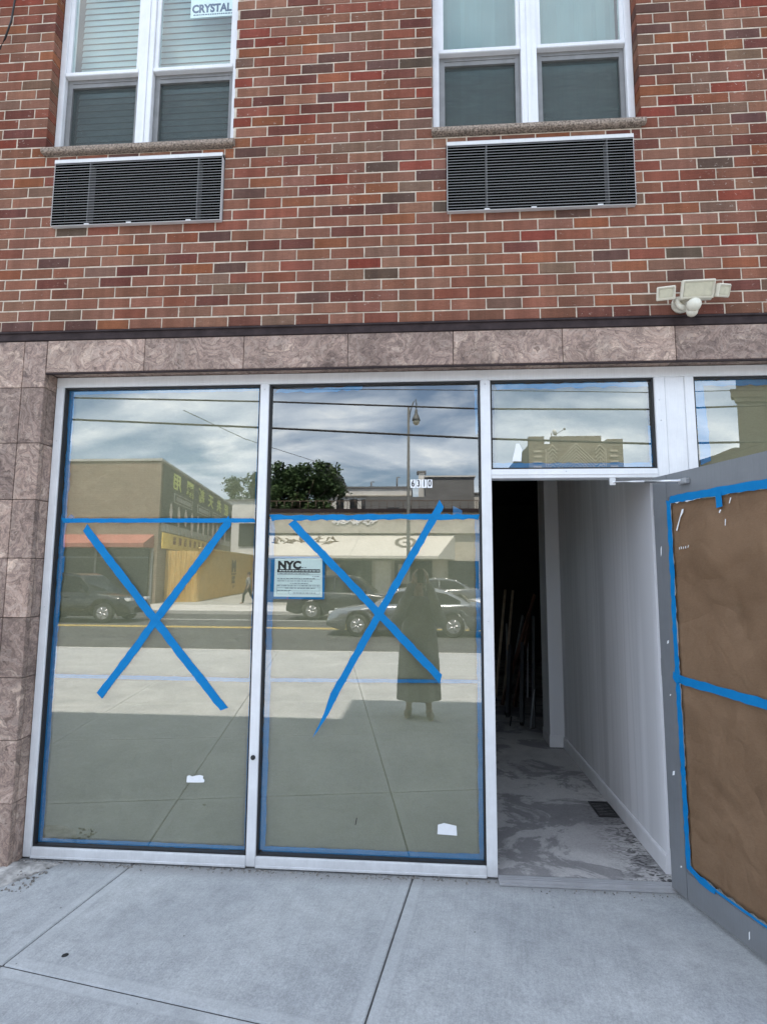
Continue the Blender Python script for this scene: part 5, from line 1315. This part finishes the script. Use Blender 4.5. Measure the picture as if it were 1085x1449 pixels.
# the photographer: long dark coat, phone held up in both hands
CX, CY, CZ = 2.34442, -2.97622, 1.62274
gz = zs(-3.2); px, py = 2.325, -3.15
t = thing('person', (px, py, gz), 'person in a long dark coat holding a phone up in both hands', 'person')
F = Vector((0, 1, 0)); hc = (px - .01, py - .03, 1.455)
bm = NB(); head(bm, hc, F)
capsule(bm, (px, py - .05, 1.30), (px - .005, py - .045, 1.40), .058, .054)
ellipsoid(bm, (px, py - .05, 1.13), (.175, .115, .20)); ellipsoid(bm, (px, py - .05, .90), (.160, .115, .18)); ellipsoid(bm, (px, py - .05, 1.245), (.185, .085, .07))
phone_c = Vector((CX, CY - .012, CZ - .012))
for s in (-1, 1):
    shd = Vector((px + s * .175, py - .04, 1.25)); el = Vector((px + s * .255, py + .06, 1.06)); wr_ = Vector((CX + s * .088, CY - .055, 1.490))
    capsule(bm, shd, el, .050, .042); capsule(bm, el, wr_, .040, .026)
    hd = (Vector((CX + s * .078, CY - .028, 1.575)) - wr_).normalized()
    hand(bm, wr_ + hd * .012, hd, Vector((-s * .9, .1, .12)), 1, .38)
    hipp = Vector((px + s * .09, py - .05, .82)); kn = Vector((px + s * .10, py - .02 + .02 * s, .43)); an = Vector((px + s * .115, py - .04 + .05 * s, .06))
    capsule(bm, hipp, kn, .078, .052); capsule(bm, kn, an, .050, .034); capsule(bm, an, an + Vector((s * .02, .13, -.085 + gz + .005)), .036, .032)
body = obj('body', bm, SKIN, t); remesh(body, .0052, 5)
eyes(t, hc, F)
bm = NB()
loft(bm, [((px, py - .05, .15), .250, .195, .07), ((px, py - .05, .20), .248, .19, .07), ((px, py - .05, .55), .235, .175, .05), ((px, py - .05, .85), .218, .158, .025), ((px, py - .05, 1.02), .188, .136, 0), ((px, py - .05, 1.17), .200, .130, 0), ((px, py - .05, 1.26), .198, .108, 0), ((px, py - .05, 1.305), .120, .085, 0), ((px, py - .05, 1.33), .070, .066, 0)])
for s in (-1, 1):
    shd = Vector((px + s * .165, py - .04, 1.245)); el = Vector((px + s * .255, py + .06, 1.05)); wr_ = Vector((CX + s * .100, CY - .065, 1.455)); capsule(bm, shd, el, .074, .074); capsule(bm, el, wr_, .072, .046)
ct = obj('coat', bm, COAT, t); remesh(ct, .009, 4)
bm = NB(); ellipsoid(bm, (hc[0], hc[1] - .028, hc[2] + .040), (.094, .098, .105)); ellipsoid(bm, (hc[0], hc[1] - .060, hc[2] - .045), (.098, .062, .105)); ellipsoid(bm, (hc[0] - .01, hc[1] - .075, hc[2] + .085), (.055, .055, .050))
hr = obj('hair', bm, HAIR, t); remesh(hr, .008, 4)
for s in (-1, 1):
    an = Vector((px + s * .118, py + .02 + .05 * s, gz)); bm = NB(); ellipsoid(bm, an + Vector((s * .01, .0, .040)), (.046, .125, .044)); ellipsoid(bm, an + Vector((0, -.075, .060)), (.040, .050, .060))
    for v in bm.verts: v.co.z = max(v.co.z, gz + .003)
    obj('shoe', bm, SHOE, t)
# the phone: its lens is where this picture is taken from
t = thing('phone', (CX, CY - .011, CZ - .13), 'black phone held upright in the hands of the coated person', 'phone')
bm = NB(); box(bm, CX - .038, CX + .038, CY - .0155, CY - .0075, CZ - .135, CZ + .018, .003); obj('case', bm, BLKP, t)
bm = NB(); box(bm, CX - .034, CX + .034, CY - .0162, CY - .0157, CZ - .130, CZ + .013); obj('screen', bm, GLASS_CARD, t)
# passer-by at the hoarding
t = thing('person', (-6.6, -24.6, -.13), 'person in dark trousers walking past the tan hoarding', 'person')
q = Vector((-6.6, -24.6, -.13)); f = Vector((-1, 0, 0)); bm = NB(); head(bm, q + Vector((0, 0, 1.52)), f)
capsule(bm, q + Vector((0, 0, 1.36)), q + Vector((0, 0, 1.44)), .055, .052); ellipsoid(bm, q + Vector((0, 0, 1.14)), (.12, .19, .24)); ellipsoid(bm, q + Vector((0, 0, .92)), (.12, .165, .16))
for s in (-1, 1):
    h_ = q + Vector((0, s * .09, .86)); k_ = q + Vector((-.16 * s - .04, s * .09, .46)); a_ = q + Vector((-.30 * s + .06, s * .09, .07)); capsule(bm, h_, k_, .08, .055); capsule(bm, k_, a_, .053, .036); capsule(bm, a_, a_ + Vector((-.14, 0, -.02)), .036, .03)
    s_ = q + Vector((0, s * .19, 1.30)); e_ = q + Vector((.10 * s + .03, s * .23, 1.04)); w_ = q + Vector((.12 * s - .10, s * .22, .84)); capsule(bm, s_, e_, .05, .04); capsule(bm, e_, w_, .038, .026); hand(bm, w_, (-.25, 0, -1), (-1, 0, 0), s, .25)
b2 = obj('body', bm, SKIN, t); remesh(b2, .008, 4); eyes(t, q + Vector((0, 0, 1.52)), f)
bm = NB(); ellipsoid(bm, q + Vector((0, 0, 1.13)), (.14, .215, .27)); 
for s in (-1, 1): s_ = q + Vector((0, s * .19, 1.30)); e_ = q + Vector((.10 * s + .03, s * .23, 1.04)); capsule(bm, s_, e_, .064, .056)
o = obj('shirt', bm, COAT, t); remesh(o, .012, 4)
bm = NB(); ellipsoid(bm, q + Vector((0, 0, .90)), (.135, .18, .15))
for s in (-1, 1): h_ = q + Vector((0, s * .09, .86)); k_ = q + Vector((-.16 * s - .04, s * .09, .46)); a_ = q + Vector((-.30 * s + .06, s * .09, .12)); capsule(bm, h_, k_, .095, .072); capsule(bm, k_, a_, .07, .06)
o = obj('trousers', bm, DARKM, t); remesh(o, .012, 4)
bm = NB(); ellipsoid(bm, q + Vector((.02, 0, 1.565)), (.098, .085, .095)); o = obj('hair', bm, HAIR, t); remesh(o, .01, 3)

# ================================================================== SKY, SUN, CAMERA
w = bpy.data.worlds.new('World'); S.world = w; w.use_nodes = True; wt = w.node_tree; wt.nodes.clear(); h = T(wt)
SUN_EL = R(67.5)
sky = h.n('ShaderNodeTexSky'); sky.sky_type = 'NISHITA'; sky.sun_disc = False; sky.sun_elevation = SUN_EL; sky.sun_rotation = R(0); sky.air_density = 1.0; sky.dust_density = 1.5
tc = h.n('ShaderNodeTexCoord'); sp = h.n('ShaderNodeSeparateXYZ'); h.l(tc.outputs['Generated'], sp.inputs[0])
zz = h.math('ADD', h.math('MAXIMUM', sp.outputs[2], 0.0), .28)
cb = h.n('ShaderNodeCombineXYZ'); h.l(h.math('DIVIDE', sp.outputs[0], zz), cb.inputs[0]); h.l(h.math('DIVIDE', sp.outputs[1], zz), cb.inputs[1]); cb.inputs[2].default_value = 2.3
mp = h.n('ShaderNodeMapping'); mp.inputs['Scale'].default_value = (1.0, 1.5, 1); mp.inputs['Location'].default_value = (2.0, 9.3, 0); h.l(cb.outputs[0], mp.inputs[0])
n1 = h.noise(mp.outputs[0], 1.5, 9, .56, .5); n2 = h.noise(mp.outputs[0], 3.4, 7, .6, .3)
cover = h.ramp(n1, [(.40, 0), (.56, 1)])
shade = h.ramp(n2, [(.30, (6.4, 7.7, 9.6)), (.50, (9.0, 10.2, 11.8)), (.68, (13.5, 14.2, 14.8))])
blue = h.mix(1, sky.outputs[0], (1.45, 1.42, 1.40), 'MULTIPLY')
c = h.mix(h.math('MULTIPLY', cover, .92), blue, shade)
bg = h.n('ShaderNodeBackground'); bg.inputs['Strength'].default_value = .10; h.l(c, bg.inputs['Color'])
wo = h.n('ShaderNodeOutputWorld'); h.l(bg.outputs[0], wo.inputs[0])

sl = bpy.data.lights.new('sun', 'SUN'); sl.energy = 5.0; sl.angle = R(.53); sl.color = (1, .935, .84)
so = link(bpy.data.objects.new('sun', sl)); so.location = (2, 10, 30)
sd = Vector((0.0, -math.cos(SUN_EL), -math.sin(SUN_EL))); so.rotation_euler = sd.to_track_quat('-Z', 'Y').to_euler()

cam = bpy.data.cameras.new('camera'); co = link(bpy.data.objects.new('camera', cam)); S.camera = co
cam.sensor_fit = 'HORIZONTAL'; cam.sensor_width = 36; cam.lens = 762.88 / 1085 * 36; cam.clip_start = .005; cam.clip_end = 2000
pi_, ya, ro = .108742, .0684916, .0058805
right = Vector((math.cos(ya), math.sin(ya), 0)); fwd = Vector((-math.sin(ya) * math.cos(pi_), math.cos(ya) * math.cos(pi_), math.sin(pi_))); up = right.cross(fwd)
r2 = right * math.cos(ro) + up * math.sin(ro); u2 = -right * math.sin(ro) + up * math.cos(ro)
co.matrix_world = Matrix(((r2.x, u2.x, -fwd.x, CX), (r2.y, u2.y, -fwd.y, CY), (r2.z, u2.z, -fwd.z, CZ), (0, 0, 0, 1)))

S.view_settings.view_transform = 'Standard'; S.view_settings.look = 'None'; S.view_settings.gamma = 1; S.view_settings.exposure = 1.30
S.cycles.max_bounces = 10; S.cycles.transparent_max_bounces = 16; S.cycles.diffuse_bounces = 4; S.cycles.glossy_bounces = 4
S.cycles.use_denoising = True
